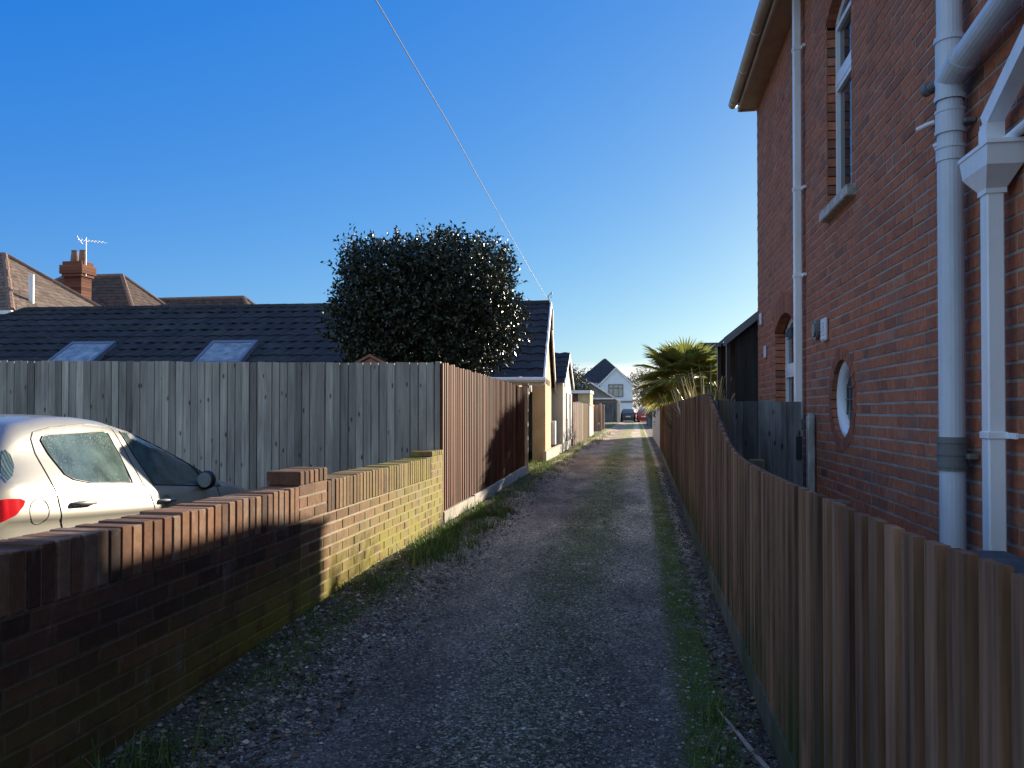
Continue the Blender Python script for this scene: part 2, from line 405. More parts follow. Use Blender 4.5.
moss = a.mix(a.rng(sy, 5, 12, 0, .8), moss, a.mix(1, moss, (3.4, 2.1, 1.8), 'MULTIPLY'))  # far moss lightened too, the brighter light there put into its colour
col = a.mix(ms, col, moss)
# leaf mould against the right fence and left wall
lm = a.math('ADD', a.rng(sx, .44, .54, 0, .75), a.rng(sx, -1.7, -1.95, 0, .5), clamp=True)
col = a.mix(lm, col, a.ramp(n3, [(.3, (.018, .014, .012)), (.7, (.07, .05, .04))]))
outside = a.math('ADD', a.rng(sx, .75, 1.2, 0, 1), a.rng(sx, -2.6, -3.4, 0, 1), clamp=True)
col = a.mix(outside, col, a.ramp(n2, [(.3, (.04, .05, .025)), (.7, (.1, .1, .055))]))
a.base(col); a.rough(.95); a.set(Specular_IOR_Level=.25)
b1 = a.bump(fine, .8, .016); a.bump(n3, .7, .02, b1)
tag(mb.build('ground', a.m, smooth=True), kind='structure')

# loose stones
stone_a = M('loose stones'); t = stone_a.tint()
stone_a.base(stone_a.ramp(t, [(0, (.03, .03, .032)), (.4, (.085, .083, .08)), (.75, (.19, .18, .165)), (.93, (.30, .25, .19)), (.98, (.36, .34, .31)), (1, (.55, .53, .5))])); stone_a.rough(.85)
rnd = random.Random(3)
mb = MB()
def pebble(x, y, r, tint):
    z = gz(x, y) + r * .12; n = len(mb.v); a0 = rnd.random() * 6.28; fl = rnd.uniform(.45, .8)
    el = rnd.uniform(.7, 1.0)
    for k in range(5):
        an = a0 + k * 1.2566; q = r * rnd.uniform(.75, 1.1)
        mb.v.append((x + q * math.cos(an), y + q * el * math.sin(an), z + r * fl * rnd.uniform(-.25, .25)))
    mb.v.append((x + rnd.uniform(-.3, .3) * r, y + rnd.uniform(-.3, .3) * r, z + r * fl))
    for k in range(5):
        mb.f.append((n + k, n + (k + 1) % 5, n + 5)); mb.t.append(tint)
for i in range(38000):
    y = 1.7 + 16 * rnd.random() ** 1.9; x = rnd.uniform(-2.03, .62)
    edge = x < -1.35 or x > .2
    trk = abs(x + 1.15) < .3 or abs(x - .1) < .28
    if trk and rnd.random() < .45: continue
    if x > .42 and rnd.random() < .4: continue
    big = (.022 if x < -1.35 else .017) if rnd.random() < .1 else .010
    pebble(x, y, big * rnd.uniform(.4, 1.0), rnd.random())
for i in range(900):
    pebble(rnd.uniform(-2.02, -1.4), 1.9 + 4 * rnd.random() ** 1.3, rnd.uniform(.008, .021), rnd.random())
tag(mb.build('gravel', stone_a.m), 'loose grey and brown stones strewn over the gravel lane', 'gravel', kind='stuff')

# leaf litter
lit = M('fallen leaves'); lit.base(lit.ramp(lit.tint(), [(0, (.02, .014, .01)), (.6, (.075, .045, .026)), (1, (.17, .11, .06))])); lit.rough(.8)
mb = MB()
for i in range(3800):
    if rnd.random() < .62: x = rnd.uniform(.36, .64); y = 1.8 + 15 * rnd.random() ** 1.4
    else: x = rnd.uniform(-2.0, -1.3); y = 2.0 + 14 * rnd.random() ** 1.3
    r = rnd.uniform(.010, .026); an = rnd.random() * 6.28; z = gz(x, y) + .008
    d = Vector((math.cos(an), math.sin(an), rnd.uniform(-.3, .3))) * r; e = Vector((-math.sin(an), math.cos(an), rnd.uniform(-.4, .4))) * r * .55
    p = Vector((x, y, z)); q = rnd.random()
    mb.face([p - d, p - e, p + d + Vector((0, 0, r * .4))], q); mb.face([p - d, p + d + Vector((0, 0, r * .4)), p + e], q)
tag(mb.build('leaf_litter', lit.m), 'brown fallen leaves lying along the foot of the fence and wall', 'leaf litter', kind='stuff')

# grass
def leafmat(name, stops, rough=.5, trans=.2, spec=.4):
    a = M(name); a.base(a.ramp(a.tint(), stops)); a.rough(rough); a.set(Specular_IOR_Level=spec, Transmission_Weight=0)
    if trans:
        tr = a.n.new('ShaderNodeBsdfTranslucent'); mx = a.n.new('ShaderNodeMixShader'); mx.inputs[0].default_value = trans
        a.link(a.b.inputs['Base Color'].links[0].from_socket, tr.inputs[0])
        out = a.n['Material Output']; a.link(a.b.outputs[0], mx.inputs[1]); a.link(tr.outputs[0], mx.inputs[2]); a.link(mx.outputs[0], out.inputs[0])
    return a.m
MT['grass'] = leafmat('grass', [(0, (.03, .065, .012)), (.6, (.075, .15, .024)), (1, (.20, .24, .06))], .6, .3)
mb = MB()
def blade(mb, p, h, an, lean, w, tint):
    d = Vector((math.cos(an), math.sin(an), 0)); e = Vector((-d.y, d.x, 0)) * w
    p = Vector(p); q = p + d * lean * .35 + Vector((0, 0, h * .62)); t = p + d * lean + Vector((0, 0, h))
    mb.face([p - e, p + e, q + e * .7, q - e * .7], tint); mb.face([q - e * .7, q + e * .7, t], tint)
tufts = []
for i in range(210):                      # left margin
    y = 2.1 + 20 * rnd.random() ** 1.4
    tufts.append((rnd.uniform(-2.0, -1.55 if y < 7 else -1.5), y, .05 if y < 5 else .075, 16))
for i in range(60): tufts.append((rnd.uniform(-1.95, -1.5), rnd.uniform(6.2, 9.5), .11, 30))
for i in range(150):                      # right strip
    y = 1.9 + 9 * rnd.random() ** 1.3; tufts.append((rnd.gauss(.30, .06), y, .028, 14))
for i in range(170): tufts.append((rnd.gauss(-.52, .16), rnd.uniform(8, 24), .03, 12))
for (x, y) in ((.33, 3.55), (.36, 3.42), (.30, 3.1)): tufts.append((x, y, .10, 34))
for (x, y) in ((-1.86, 6.5), (-1.8, 6.2), (-1.72, 6.0), (-1.9, 2.55), (-1.75, 2.7), (-1.82, 2.6)): tufts.append((x, y, .15, 26))
for i in range(60): tufts.append((rnd.uniform(-2.6, -1.75), rnd.uniform(14.4, 17.2), .09, 26))
for i in range(60): tufts.append((rnd.uniform(-2.0, -1.3), rnd.uniform(23, 42), .10, 20))
for (x, y, h, n) in tufts:
    for k in range(n):
        px, py = x + rnd.gauss(0, .045), y + rnd.gauss(0, .055)
        if px < -2.03 and y < 14.3: continue
        hh = h * rnd.uniform(.5, 1.2)
        blade(mb, (px, py, gz(px, py) - .005), hh, rnd.random() * 6.28, hh * rnd.uniform(.2, .9), .0022 + hh * .012, rnd.random())
tag(mb.build('grass', MT['grass']), 'short tufts of grass and moss growing along the lane margins', 'grass', kind='stuff')

# dead strap leaf lying by the right fence
mb = MB(); pts = [(.345, 3.55, .05), (.40, 3.33, .045), (.46, 3.1, .03), (.505, 2.95, .028), (.53, 2.9, .04), (.57, 2.75, .03)]
ww = [.003, .007, .010, .007, .004, .003]
for i in range(len(pts) - 1):
    p, q = Vector(pts[i]), Vector(pts[i + 1]); e = Vector((.8, .35, .25)).normalized()
    mb.face([p - e * ww[i], p + e * ww[i], q + e * ww[i + 1], q - e * ww[i + 1]], .5)
    mb.face([p - e * ww[i] - Vector((0, 0, .004)), q - e * ww[i + 1] - Vector((0, 0, .004)), q + e * ww[i + 1] - Vector((0, 0, .004)), p + e * ww[i] - Vector((0, 0, .004))], .5)
tag(mb.build('strap_leaf', surf('dry strap leaf', (.16, .13, .11), (.3, .25, .2), 20, rough=.7)), 'long dry strap-shaped leaf lying on the moss beside the right fence', 'leaf')

# ------------------------------------------------------------------ brickwork
def bricks(bm_, mm, o, u, n, L, z0, courses, keep=None, bond='flemish', ch=.075, seed=1, joint=.010, mean=(.5, .17), mt=.5):
    """bricks with chamfered arrises proud of a mortar sheet. o: origin, u: along, n: outward normal"""
    rr = random.Random(seed); u = Vector(u); n = Vector(n); o = Vector(o)
    up = Vector((0, 0, 1))
    flip = u.cross(up).dot(n) < 0
    def P(a_, z, d): return o + u * a_ + Vector((0, 0, z)) + n * d
    def quad(B, pts, t):
        B.face(pts[::-1] if flip else pts, t)
    for c in range(courses):
        za, zb = z0 + c * ch, z0 + (c + 1) * ch
        ivs = [(0, L)] if keep is None else keep((za + zb) / 2)
        for (i0, i1) in ivs:
            if i1 - i0 > .01: quad(mm, [P(i0, za, -.0035), P(i1, za, -.0035), P(i1, zb, -.0035), P(i0, zb, -.0035)], mt)
        if bond == 'flemish':
            seq = (.2275, .115); x = -.34 + (c % 2) * .171
        else:
            seq = (.225,); x = -.225 + (c % 2) * .1125
        k = 0
        while x < L:
            w = seq[k % len(seq)]; k += 1
            for (i0, i1) in ivs:
                a0, a1 = max(x + joint / 2, i0), min(x + w - joint / 2, i1)
                if a1 - a0 < .02: continue
                b0, b1 = za + joint / 2 + rr.uniform(-.0012, .0012), zb - joint / 2 + rr.uniform(-.0012, .0012)
                pr = rr.uniform(-.0015, .0015); t = min(1, max(0, rr.gauss(*mean))); e = .0035
                F = [P(a0 + e, b0 + e, pr), P(a1 - e, b0 + e, pr), P(a1 - e, b1 - e, pr), P(a0 + e, b1 - e, pr)]
                B = [P(a0, b0, -.008), P(a1, b0, -.008), P(a1, b1, -.008), P(a0, b1, -.008)]
                quad(bm_, F, t)
                for q in range(4):
                    r2 = (q + 1) % 4; quad(bm_, [B[q], B[r2], F[r2], F[q]], t)
            x += w

# ------------------------------------------------------------------ left garden wall (X = -2.04)
WX = -2.04
gw = thing('garden_wall', 'low moss-stained brick wall with a brick-on-edge coping along the left of the lane', 'wall', (WX - .1, 3, 0))
bb, mm = MB(), MB()
Y0, Y1 = -2.5, 7.98
WTOP = .905; SOL = .215
ZB = WTOP - SOL - 10 * .075
piers = [(4.45, 4.88), (7.53, 7.98)]
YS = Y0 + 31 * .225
bricks(bb, mm, (WX, Y0, 0), (0, 1, 0), (1, 0, 0), YS - Y0, ZB, 10, bond='stretcher', seed=4, mean=(.17, .11), mt=.1)  # near stretch: its shade is put into darker brick and mortar tones
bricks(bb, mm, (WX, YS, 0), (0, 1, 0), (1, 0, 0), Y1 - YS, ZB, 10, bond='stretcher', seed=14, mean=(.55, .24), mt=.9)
for (a0, a1) in piers:
    bricks(bb, mm, (WX, a0, 0), (0, 1, 0), (1, 0, 0), a1 - a0, WTOP - SOL, 3, bond='stretcher', seed=5)
mm.box((WX - .21, Y0, -.4), (WX - .0063, Y1, WTOP - SOL), .5); mm.box((WX - .209, Y0 + .004, WTOP - SOL + .001), (WX - .0047, Y1 - .004, WTOP - .010), .5)
rr = random.Random(8)
for (ya, yb) in ((Y0, piers[0][0]), (piers[0][1], piers[1][0])):
    k = round((yb - ya) / .0685); st = (yb - ya) / k
    for i in range(k):
        y = ya + i * st; j = rr.uniform(-.004, .004); h = rr.uniform(-.007, .005)
        bb.cbox((WX - .215 + j, y + .004, WTOP - SOL + .004), (WX + .0015 + j * .5, y + st - .004, WTOP + h), rr.uniform(.003, .007), min(1, max(0, rr.gauss(.5, .35))))
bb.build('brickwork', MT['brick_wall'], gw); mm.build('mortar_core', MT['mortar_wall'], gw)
for (a0, a1), hh in zip(piers, (.092, .055)):
    pb = MB(); k = max(1, round((a1 - a0) / .0765)); st = (a1 - a0) / k
    for i in range(k):
        pb.cbox((WX - .222, a0 + i * st + .004, WTOP + .004), (WX + .003, a0 + (i + 1) * st - .004, WTOP + hh + rr.uniform(-.004, .004)), .007, min(1, max(0, rr.gauss(.45, .25))))
    po = pb.build('pier_cap', MT['brick_wall'], gw)
    cb = MB(); cb.box((WX - .216, a0 + .006, .3), (WX - .2101, a1 - .006, WTOP), .35); cb.box((WX - .21, a0 + .01, WTOP), (WX - .004, a1 - .01, WTOP + hh - .012), .3)
    cb.build('pier', MT['brick_wall'], gw)

# ------------------------------------------------------------------ timber fences
def boards(p0, p1, nrm, ztop, zbot, pitch, w, th, seed=1, lap=.006, jit=.004, zj=.006, back=True):
    """vertical boards between p0 and p1 on the side nrm; each board tilts a little so its edges catch the light"""
    B = MB(); rr = random.Random(seed); p0, p1 = Vector((*p0, 0)), Vector((*p1, 0)); u = (p1 - p0); L = u.length; u.normalize(); n = Vector((*nrm, 0)).normalized()
    flip = u.cross(Vector((0, 0, 1))).dot(n) < 0
    k = int(L / pitch)
    for i in range(k):
        s0 = i * pitch + rr.uniform(0, jit); s1 = min(L, s0 + w + rr.uniform(-jit, jit)); t = min(1, max(0, rr.gauss(.5, .25)))
        d0, d1 = th + rr.uniform(0, .003), th - lap + rr.uniform(0, .003)
        dz = rr.uniform(-zj, zj); zb0 = zbot(s0); lean = rr.uniform(-.003, .003)
        zt0, zt1 = ztop(s0) + dz, ztop(s1) + dz
        def P(s_, z, d): return p0 + u * (s_ + lean * (z - zb0)) + n * d + Vector((0, 0, z))
        q = [P(s0, zb0, 0), P(s1, zb0, 0), P(s1, zb0, d1), P(s0, zb0, d0), P(s0, zt0, 0), P(s1, zt1, 0), P(s1, zt1, d1), P(s0, zt0, d0)]
        if flip: q = [q[0], q[3], q[2], q[1], q[4], q[7], q[6], q[5]]
        q = [q[0], q[3], q[2], q[1], q[4], q[7], q[6], q[5]]
        B.hexa(q, t)
        if back:
            w_ = .003 + .0006 * (i % 2); e0, e1 = i * pitch, min(L, (i + 1) * pitch)
            B.face([P(e0 - .004, zb0, w_), P(e1 + .004, zb0, w_), P(e1 + .004, zt1 - .02, w_), P(e0 - .004, zt0 - .02, w_)], 0)
            B.face([P(e0, zb0, .001), P(e1, zb0, .001), P(e1, zt1 - .02, .001), P(e0, zt0 - .02, .001)][::-1], 0)
    return B

# right fence, dips near the camera
FTOP = [(-3, 1.175), (1.26, 1.138), (1.7, 1.122), (3.66, 1.10), (4.3, 1.115), (4.6, 1.13), (4.93, 1.17), (5.2, 1.225), (5.43, 1.285), (5.8, 1.37), (6.15, 1.46), (6.4, 1.515), (22.5, 1.50)]
def fx(y): return .545 + .0055 * y
rf = thing('board_fence', 'long dark brown board fence along the right of the lane, dipping low near the camera', 'fence', (fx(9), 9, 0))
p0, p1 = (fx(-3), -3), (fx(22.4), 22.4)
S = lambda s: s - 3
boards(p0, p1, (-1, 0.0055), lambda s: table(FTOP, S(s)), lambda s: gbase(S(s)) + .12, .118, .082, .022, 11, .004, zj=.002, back=False).build('face_boards', MT['fence_brown'], rf, fix=True)
mbk = MB(); rr = random.Random(2)
y = -3.0
while y < 22.35:
    t = rr.random(); b2 = y + .116
    mbk.hexa([(fx(y) + .004, y, gbase(y) + .12), (fx(y) + .018, y, gbase(y) + .12), (fx(b2) + .018, b2, gbase(b2) + .12), (fx(b2) + .004, b2, gbase(b2) + .12),
              (fx(y) + .004, y, table(FTOP, y) - .012), (fx(y) + .018, y, table(FTOP, y) - .012), (fx(b2) + .018, b2, table(FTOP, b2) - .012), (fx(b2) + .004, b2, table(FTOP, b2) - .012)], t)
    y += .118
mbk.build('back_boards', MT['fence_back'], rf)
mb = MB(); y = -3.0
while y < 22.4:
    b2 = min(22.4, y + 1.83); z0, z1 = gbase(y) - .06, gbase(b2) - .06
    mb.hexa([(fx(y) - .030, y + .004, z0), (fx(y) + .010, y + .004, z0), (fx(b2) + .010, b2 - .004, z1), (fx(b2) - .030, b2 - .004, z1),
             (fx(y) - .030, y + .004, z0 + .19), (fx(y) + .010, y + .004, z0 + .19), (fx(b2) + .010, b2 - .004, z1 + .19), (fx(b2) - .030, b2 - .004, z1 + .19)], rr.random())
    y += 1.83
mb.build('gravel_board', MT['gravelboard'], rf)
mb = MB()
for (zz) in (.35, .95):
    mb.hexa([(fx(-3) + .02, -3, zz), (fx(-3) + .07, -3, zz), (fx(22.4) + .07, 22.4, zz + .15), (fx(22.4) + .02, 22.4, zz + .15),
             (fx(-3) + .02, -3, zz + .08), (fx(-3) + .07, -3, zz + .08), (fx(22.4) + .07, 22.4, zz + .23), (fx(22.4) + .02, 22.4, zz + .23)])
mb.build('rail', MT['gravelboard'], rf)
for y in (1.0, 2.83, 4.66, 6.49, 8.32, 10.15, 11.98, 13.81, 15.64, 17.47, 19.3, 21.1):
    mb = MB(); mb.cbox((fx(y) + .075, y - .045, gbase(y) - .1), (fx(y) + .16, y + .045, table(FTOP, y) - .05), .006); mb.build('post', MT['gravelboard'], rf)

# left red-brown fence
NF = MB
lf = thing('board_fence', 'faded red-brown vertical board fence catching the sun beyond the left brick wall', 'fence', (WX - .03, 11, 0))
zt = lambda s: lerp(1.895, 1.80, s / 6.35); zbm = lambda s: gbase(8 + s) + .06 + .17
boards((WX - .03, 8.0), (WX - .03, 14.27), (1, 0), zt, zbm, .098, .095, .022, 5, .012, .005, .012).build('face_boards', MT['fence_red'], lf, fix=True)
mb = MB()
for zz in (.5, 1.05, 1.6): mb.box((WX - .075, 8.0, zz), (WX - .032, 14.27, zz + .08))
mb.build('rail', MT['fence_red'], lf)
mb = MB(); y = 8.0
while y < 14.2:
    b2 = min(14.25, y + 1.56); z0 = gbase((y + b2) / 2) - .05
    mb.cbox((WX - .035, y + .004, z0), (WX + .012, b2 - .004, z0 + .27), .006, random.random()); y += 1.565
mb.build('gravel_board', MT['concrete'], lf)
mb = MB(); mb.cbox((WX - .09, 14.28, 0), (WX + .02, 14.38, 1.86), .006); mb.box((WX - .1, 14.27, 1.86), (WX + .03, 14.39, 1.885)); mb.build('post', MT['fence_tan'], lf)
mb = MB(); mb.cbox((WX - .09, 7.985, -.1), (WX - .035, 8.06, 1.9), .005); mb.build('post', MT['fence_grey'], lf)

# grey fence across the end of the parking yard
gf = thing('board_fence', 'weathered grey close-board fence standing behind the parked silver car', 'fence', (-6, 8.0, -.3))
u = Vector((-1, -.035)); u.normalize(); gp0 = Vector((WX - .06, 8.0)); gp1 = gp0 + u * 10.5
gtop = lambda s: 1.885 + .0125 * s; gbot = lambda s: -.5
boards((gp1.x, gp1.y), (gp0.x, gp0.y), (-u.y, u.x) if False else (.035, -1), lambda s: gtop(10.5 - s), gbot, .0865, .0755, .022, 9, .007, .003, .005).build('face_boards', MT['fence_grey'], gf, fix=True)
mb = MB()
for zz in (.2, 1.0, 1.7):
    mb.hexa([(gp1.x, gp1.y + .002, zz), (gp0.x, gp0.y + .002, zz), (gp0.x, gp0.y + .05, zz), (gp1.x, gp1.y + .05, zz), (gp1.x, gp1.y + .002, zz + .08), (gp0.x, gp0.y + .002, zz + .08), (gp0.x, gp0.y + .05, zz + .08), (gp1.x, gp1.y + .05, zz + .08)])
mb.build('rail', MT['fence_grey'], gf)

# ------------------------------------------------------------------ right brick house
HX, HY0, HY1, HZ = 1.53, -4.0, 10.24, 5.27
hs = thing('brick_house', 'two-storey red brick house with white pipes rising above the right fence', 'house', (HX + 3.5, 3.1, 0))
RWc, RWr = (6.15, 1.46), .30
def arch_top(y, y0, y1, zs, rise):
    t = (y - (y0 + y1) / 2) / ((y1 - y0) / 2); return zs + rise * (1 - t * t)
OPEN = [(5.85, 6.58, 2.98, 4.50, .13), (7.93, 9.0, .85, 2.24, .16), (1.0, 1.9, 2.98, 4.5, .13)]
def keep(z):
    cut = []
    for (y0, y1, z0, z1, rise) in OPEN:
        if z0 < z <= z1: cut.append((y0, y1))
        elif z1 < z < z1 + rise + .04:
            hwid = math.sqrt(1 - max(0, z - .04 - z1) / rise) * (y1 - y0) / 2; c_ = (y0 + y1) / 2; cut.append((c_ - hwid, c_ + hwid))
    dz = abs(z - RWc[1]); rad = RWr + .05
    if dz < rad:
        hwid = math.sqrt(rad * rad - dz * dz); cut.append((RWc[0] - hwid, RWc[0] + hwid))
    iv = [(HY0, HY1)]
    for (a0, a1) in cut:
        nv = []
        for (p, q) in iv:
            if a1 <= p or a0 >= q: nv.append((p, q)); continue
            if a0 > p: nv.append((p, a0))
            if a1 < q: nv.append((a1, q))
        iv = nv
    return [(p - HY0, q - HY0) for p, q in iv]
bb, mm = MB(), MB()
bricks(bb, mm, (HX, HY0, 0), (0, 1, 0), (-1, 0, 0), HY1 - HY0, -.08, 72, keep, seed=12)
bb.build('brickwork', MT['brick_red'], hs)
# other walls of the house
mm.box((HX + .35, HY0, -.2), (HX + 7, HY1 - .02, HZ + .05))
mm.box((HX + .006, HY1 - .03, -.08), (HX + .36, HY1 - .006, HZ + .03)); mm.box((HX + .006, HY0, -.08), (HX + .36, HY0 + .03, HZ))
mm.build('mortar', MT['mortar'], hs)
bb2, mm2 = MB(), MB()
bricks(bb2, mm2, (HX + .002, HY1, 0), (1, 0, 0), (0, 1, 0), 7, -.08, 71, seed=13)
bb2.build('brickwork', MT['brick_red'], hs); mm2.build('mortar', MT['mortar'], hs)

def voussoirs(B, y0, y1, zs, rise, h, n, seed):
    rr = random.Random(seed); pts = []
    for i in range(n + 1):
        y = lerp(y0, y1, i / n); z = arch_top(y, y0, y1, zs, rise); sl = (y - (y0 + y1) / 2) / (y1 - y0) * 1.0
        pts.append((y, z, sl))
    for i in range(n):
        (ya, za, sa), (yb, zb, sb) = pts[i], pts[i + 1]; g = .004; t = min(1, max(0, rr.gauss(.5, .25)))
        P = [(ya + g, za), (yb - g, zb), (yb - g + sb * h * .9, zb + h), (ya + g + sa * h * .9, za + h)]
        B.prism([(HX - .004, p[0], p[1]) for p in P][::-1], (.1, 0, 0), t)
def window(name, op, transom, depth, sill=True, mull=None):
    y0, y1, z0, zs, rise = op; fxp = HX + depth; W = .042
    # brick reveals
    k = int((zs - z0) / .075)
    for (ya, yb) in ((y1 + .002, y1 + .1), (y0 - .1, y0 - .002)):
        rv = MB()
        for i in range(k + 1):
            za, zb = z0 + i * .075, min(zs, z0 + (i + 1) * .075)
            if zb - za > .02: rv.box((HX + .004, ya, za + .005), (HX + .34, yb, zb - .005), random.random())
        rv.build('reveal', MT['brick_red'], hs)
    av = MB(); voussoirs(av, y0 - .02, y1 + .02, zs, rise, .22, 13, 6); av.build('arch', MT['brick_edge'], hs)
    fr = MB()
    n = 10; top = [(lerp(y0, y1, i / n), arch_top(lerp(y0, y1, i / n), y0, y1, zs, rise)) for i in range(n + 1)]
    fr.box((fxp, y0, z0), (fxp + .06, y0 + W, zs)); fr.box((fxp, y1 - W, z0), (fxp + .06, y1, zs)); fr.box((fxp - .004, y0 + W, z0), (fxp + .056, y1 - W, z0 + W))
    for i in range(n):
        (ya, za), (yb, zb) = top[i], top[i + 1]
        fr.hexa([(fxp, ya, za - W - .02), (fxp + .06, ya, za - W - .02), (fxp + .06, yb, zb - W - .02), (fxp, yb, zb - W - .02), (fxp, ya, za + .02), (fxp + .06, ya, za + .02), (fxp + .06, yb, zb + .02), (fxp, yb, zb + .02)])
    fr.box((fxp - .012, y0 + W, transom - .035), (fxp + .05, y1 - W, transom + .035))
    yb0, yb1 = y0 + W, y1 - W                       # inner sash
    for (za, zb) in ((z0 + W, transom - .035), (transom + .035, zs - .03)):
        fr.box((fxp - .010, yb0 + .003, za), (fxp + .045, yb0 + .03, zb)); fr.box((fxp - .010, yb1 - .03, za), (fxp + .045, yb1 - .003, zb))
        fr.box((fxp - .008, yb0 + .03, za), (fxp + .043, yb1 - .03, za + .038)); fr.box((fxp - .008, yb0 + .03, zb - .038), (fxp + .043, yb1 - .03, zb))
    f = fr.build('window', MT['upvc'], hs)
    g = MB(); g.box((fxp + .02, y0 + W + .001, z0 + W + .001), (fxp + .03, y1 - W - .001, zs + rise * .6)); g.build('pane', MT['glass'], f)
    if sill:
        sl = MB(); sl.cbox((HX - .07, y0 - .12, z0 - .085), (HX + .08, y1 - .03, z0 - .002), .008); sl.build('sill', MT['stone'], f)
window('window', OPEN[0], 4.01, .072)
window('window', OPEN[1], 1.81, .115)
window('window', OPEN[2], 4.01, .072)
# round window
rg = MB(); rr = random.Random(5)
for i in range(26):
    a0, a1 = 2 * math.pi * i / 26 + .012, 2 * math.pi * (i + 1) / 26 - .012; r0, r1 = RWr, RWr + .09
    P = [(RWc[0] + r * math.cos(q), RWc[1] + r * math.sin(q)) for r, q in ((r0, a0), (r0, a1), (r1, a1), (r1, a0))]
    rg.prism([(HX - .003, p[0], p[1]) for p in P], (.19, 0, 0), min(1, max(0, rr.gauss(.45, .25))))
rg.build('arch', MT['brick_edge'], hs, fix=True)
rg = MB(); N = 48
prof = [(RWr + .012, .05), (RWr - .004, .034), (RWr - .04, .030), (RWr - .046, .042), (RWr - .066, .044), (RWr - .074, .075), (RWr - .075, .12)]
rg.grid([[(HX + d, RWc[0] + r * math.cos(2 * math.pi * i / N), RWc[1] + r * math.sin(2 * math.pi * i / N)) for i in range(N)] for r, d in prof], .5, True)
rwf = rg.build('round_window', MT['upvc'], hs, smooth=True, fix=True)
rg = MB(); rg.prism([(HX + .09, RWc[0] + (RWr - .07) * math.cos(2 * math.pi * i / N), RWc[1] + (RWr - .07) * math.sin(2 * math.pi * i / N)) for i in range(N)], (.02, 0, 0))
ga = M('leaded glass'); n_ = ga.noise(1, (9, 9, 9), typ='voronoi'); ga.base(ga.ramp(ga.sep(ga.last.outputs['Color'])[0], [(0, (.012, .014, .016)), (.5, (.03, .035, .045)), (.8, (.10, .08, .06)), (1, (.3, .3, .26))])); ga.rough(.35); ga.set(Specular_IOR_Level=.25)
rg.build('pane', ga.m, rwf, fix=True)
rg = MB()
for i in range(-2, 3):
    hh = math.sqrt((RWr - .076) ** 2 - (i * .095) ** 2)
    rg.box((HX + .082, RWc[0] + i * .095 - .004, RWc[1] - hh), (HX + .0885, RWc[0] + i * .095 + .004, RWc[1] + hh)); rg.box((HX + .080, RWc[0] - hh, RWc[1] + i * .095 - .004), (HX + .0865, RWc[0] + hh, RWc[1] + i * .095 + .004))
rg.build('glazing_bars', MT['flash'], rwf)
# eaves
mb = MB(); mb.box((HX - .21, HY0 - .2, HZ - .01), (HX + .02, HY1 + .02, HZ + .008)); mb.build('soffit', MT['soffit'], hs)
mb = MB(); mb.box((HX - .235, HY0 - .2, HZ - .03), (HX - .211, HY1 + .02, HZ + .18)); mb.box((HX - .21, HY1 + .021, HZ - .025), (HX + 7.2, HY1 + .045, HZ + .18)); mb.build('fascia', MT['upvc_cream'], hs)
mb = MB(); n = 10
gs = [(HX - .24 - .056 + .056 * math.cos(q), HZ + .075 - .062 * math.sin(q)) for q in [math.pi * i / n for i in range(n + 1)]]
gi = [(HX - .24 - .056 + .050 * math.cos(q), HZ + .076 - .056 * math.sin(q)) for q in [math.pi * (n - i) / n for i in range(n + 1)]]
ring = gs + gi
mb.grid([[(x, y, z) for x, z in ring] for y in (HY0, HY1 + .03)], .5, True)
mb.face([(x, HY1 + .03, z) for x, z in gs]); mb.face([(x, HY0, z) for x, z in gs[::-1]])
gt = mb.build('gutter', MT['upvc_cream'], hs, fix=True)
for i in range(15):
    y = HY1 - .12 - i * .93; mb = MB()
    mb.grid([[(HX - .296 + .061 * math.cos(q), yy, HZ + .076 - .068 * math.sin(q)) for q in [math.pi * k / n for k in range(n + 1)]] for yy in (y - .014, y + .014)]); mb.build('bracket', MT['upvc'], gt)
mb = MB(); o_ = .31
e0, e1, e2, e3 = Vector((HX - o_, HY0 - .3, HZ + .1)), Vector((HX + 7.3, HY0 - .3, HZ + .1)), Vector((HX + 7.3, HY1 + .06, HZ + .1)), Vector((HX - o_, HY1 + .06, HZ + .1))
r0, r1 = Vector((HX + 3.5, HY0 + 3.5, HZ + 2.9)), Vector((HX + 3.5, HY1 - 3.8, HZ + 2.9))
mb.face([e0, e3, e2, e1]); mb.face([e3, e0, r0, r1]); mb.face([e0, e1, r0]); mb.face([e1, e2, r1, r0]); mb.face([e2, e3, r1])
mb.build('roof', MT['tile_brown'], hs, fix=True)

# pipes
def sq_pipe(B, y, x, w, z0, z1): B.cbox((x - w / 2, y - w / 2, z0), (x + w / 2, y + w / 2, z1), .006)
mb = MB(); sq_pipe(mb, 7.42, HX - .065, .066, 0, HZ - .02); dp = mb.build('downpipe', MT['upvc'], hs)
for z in (.6, 2.6, 3.4, 4.7):
    mb = MB(); mb.cbox((HX - .103, 7.382, z), (HX - .02, 7.458, z + .035), .003); mb.box((HX - .03, 7.33, z + .006), (HX - .004, 7.383, z + .03)); mb.build('bracket', MT['upvc'], dp)
SY, SX = 3.86, HX - .085
mb = MB()
mb.tube([(SX, SY, 0), (SX, SY, 6.2)], .055, 20)
sp = mb.build('soil_pipe', MT['grey_pvc'], hs, smooth=False)
mb = MB()
for z0, z1, r in ((1.095, 1.25, .063), (1.11, 1.13, .067), (1.165, 1.18, .067), (1.222, 1.243, .067)): mb.tube([(SX, SY, z0), (SX, SY, z1)], r, 24)
mb.build('rubber_coupling', MT['grey_rubber'], sp)
mb = MB()
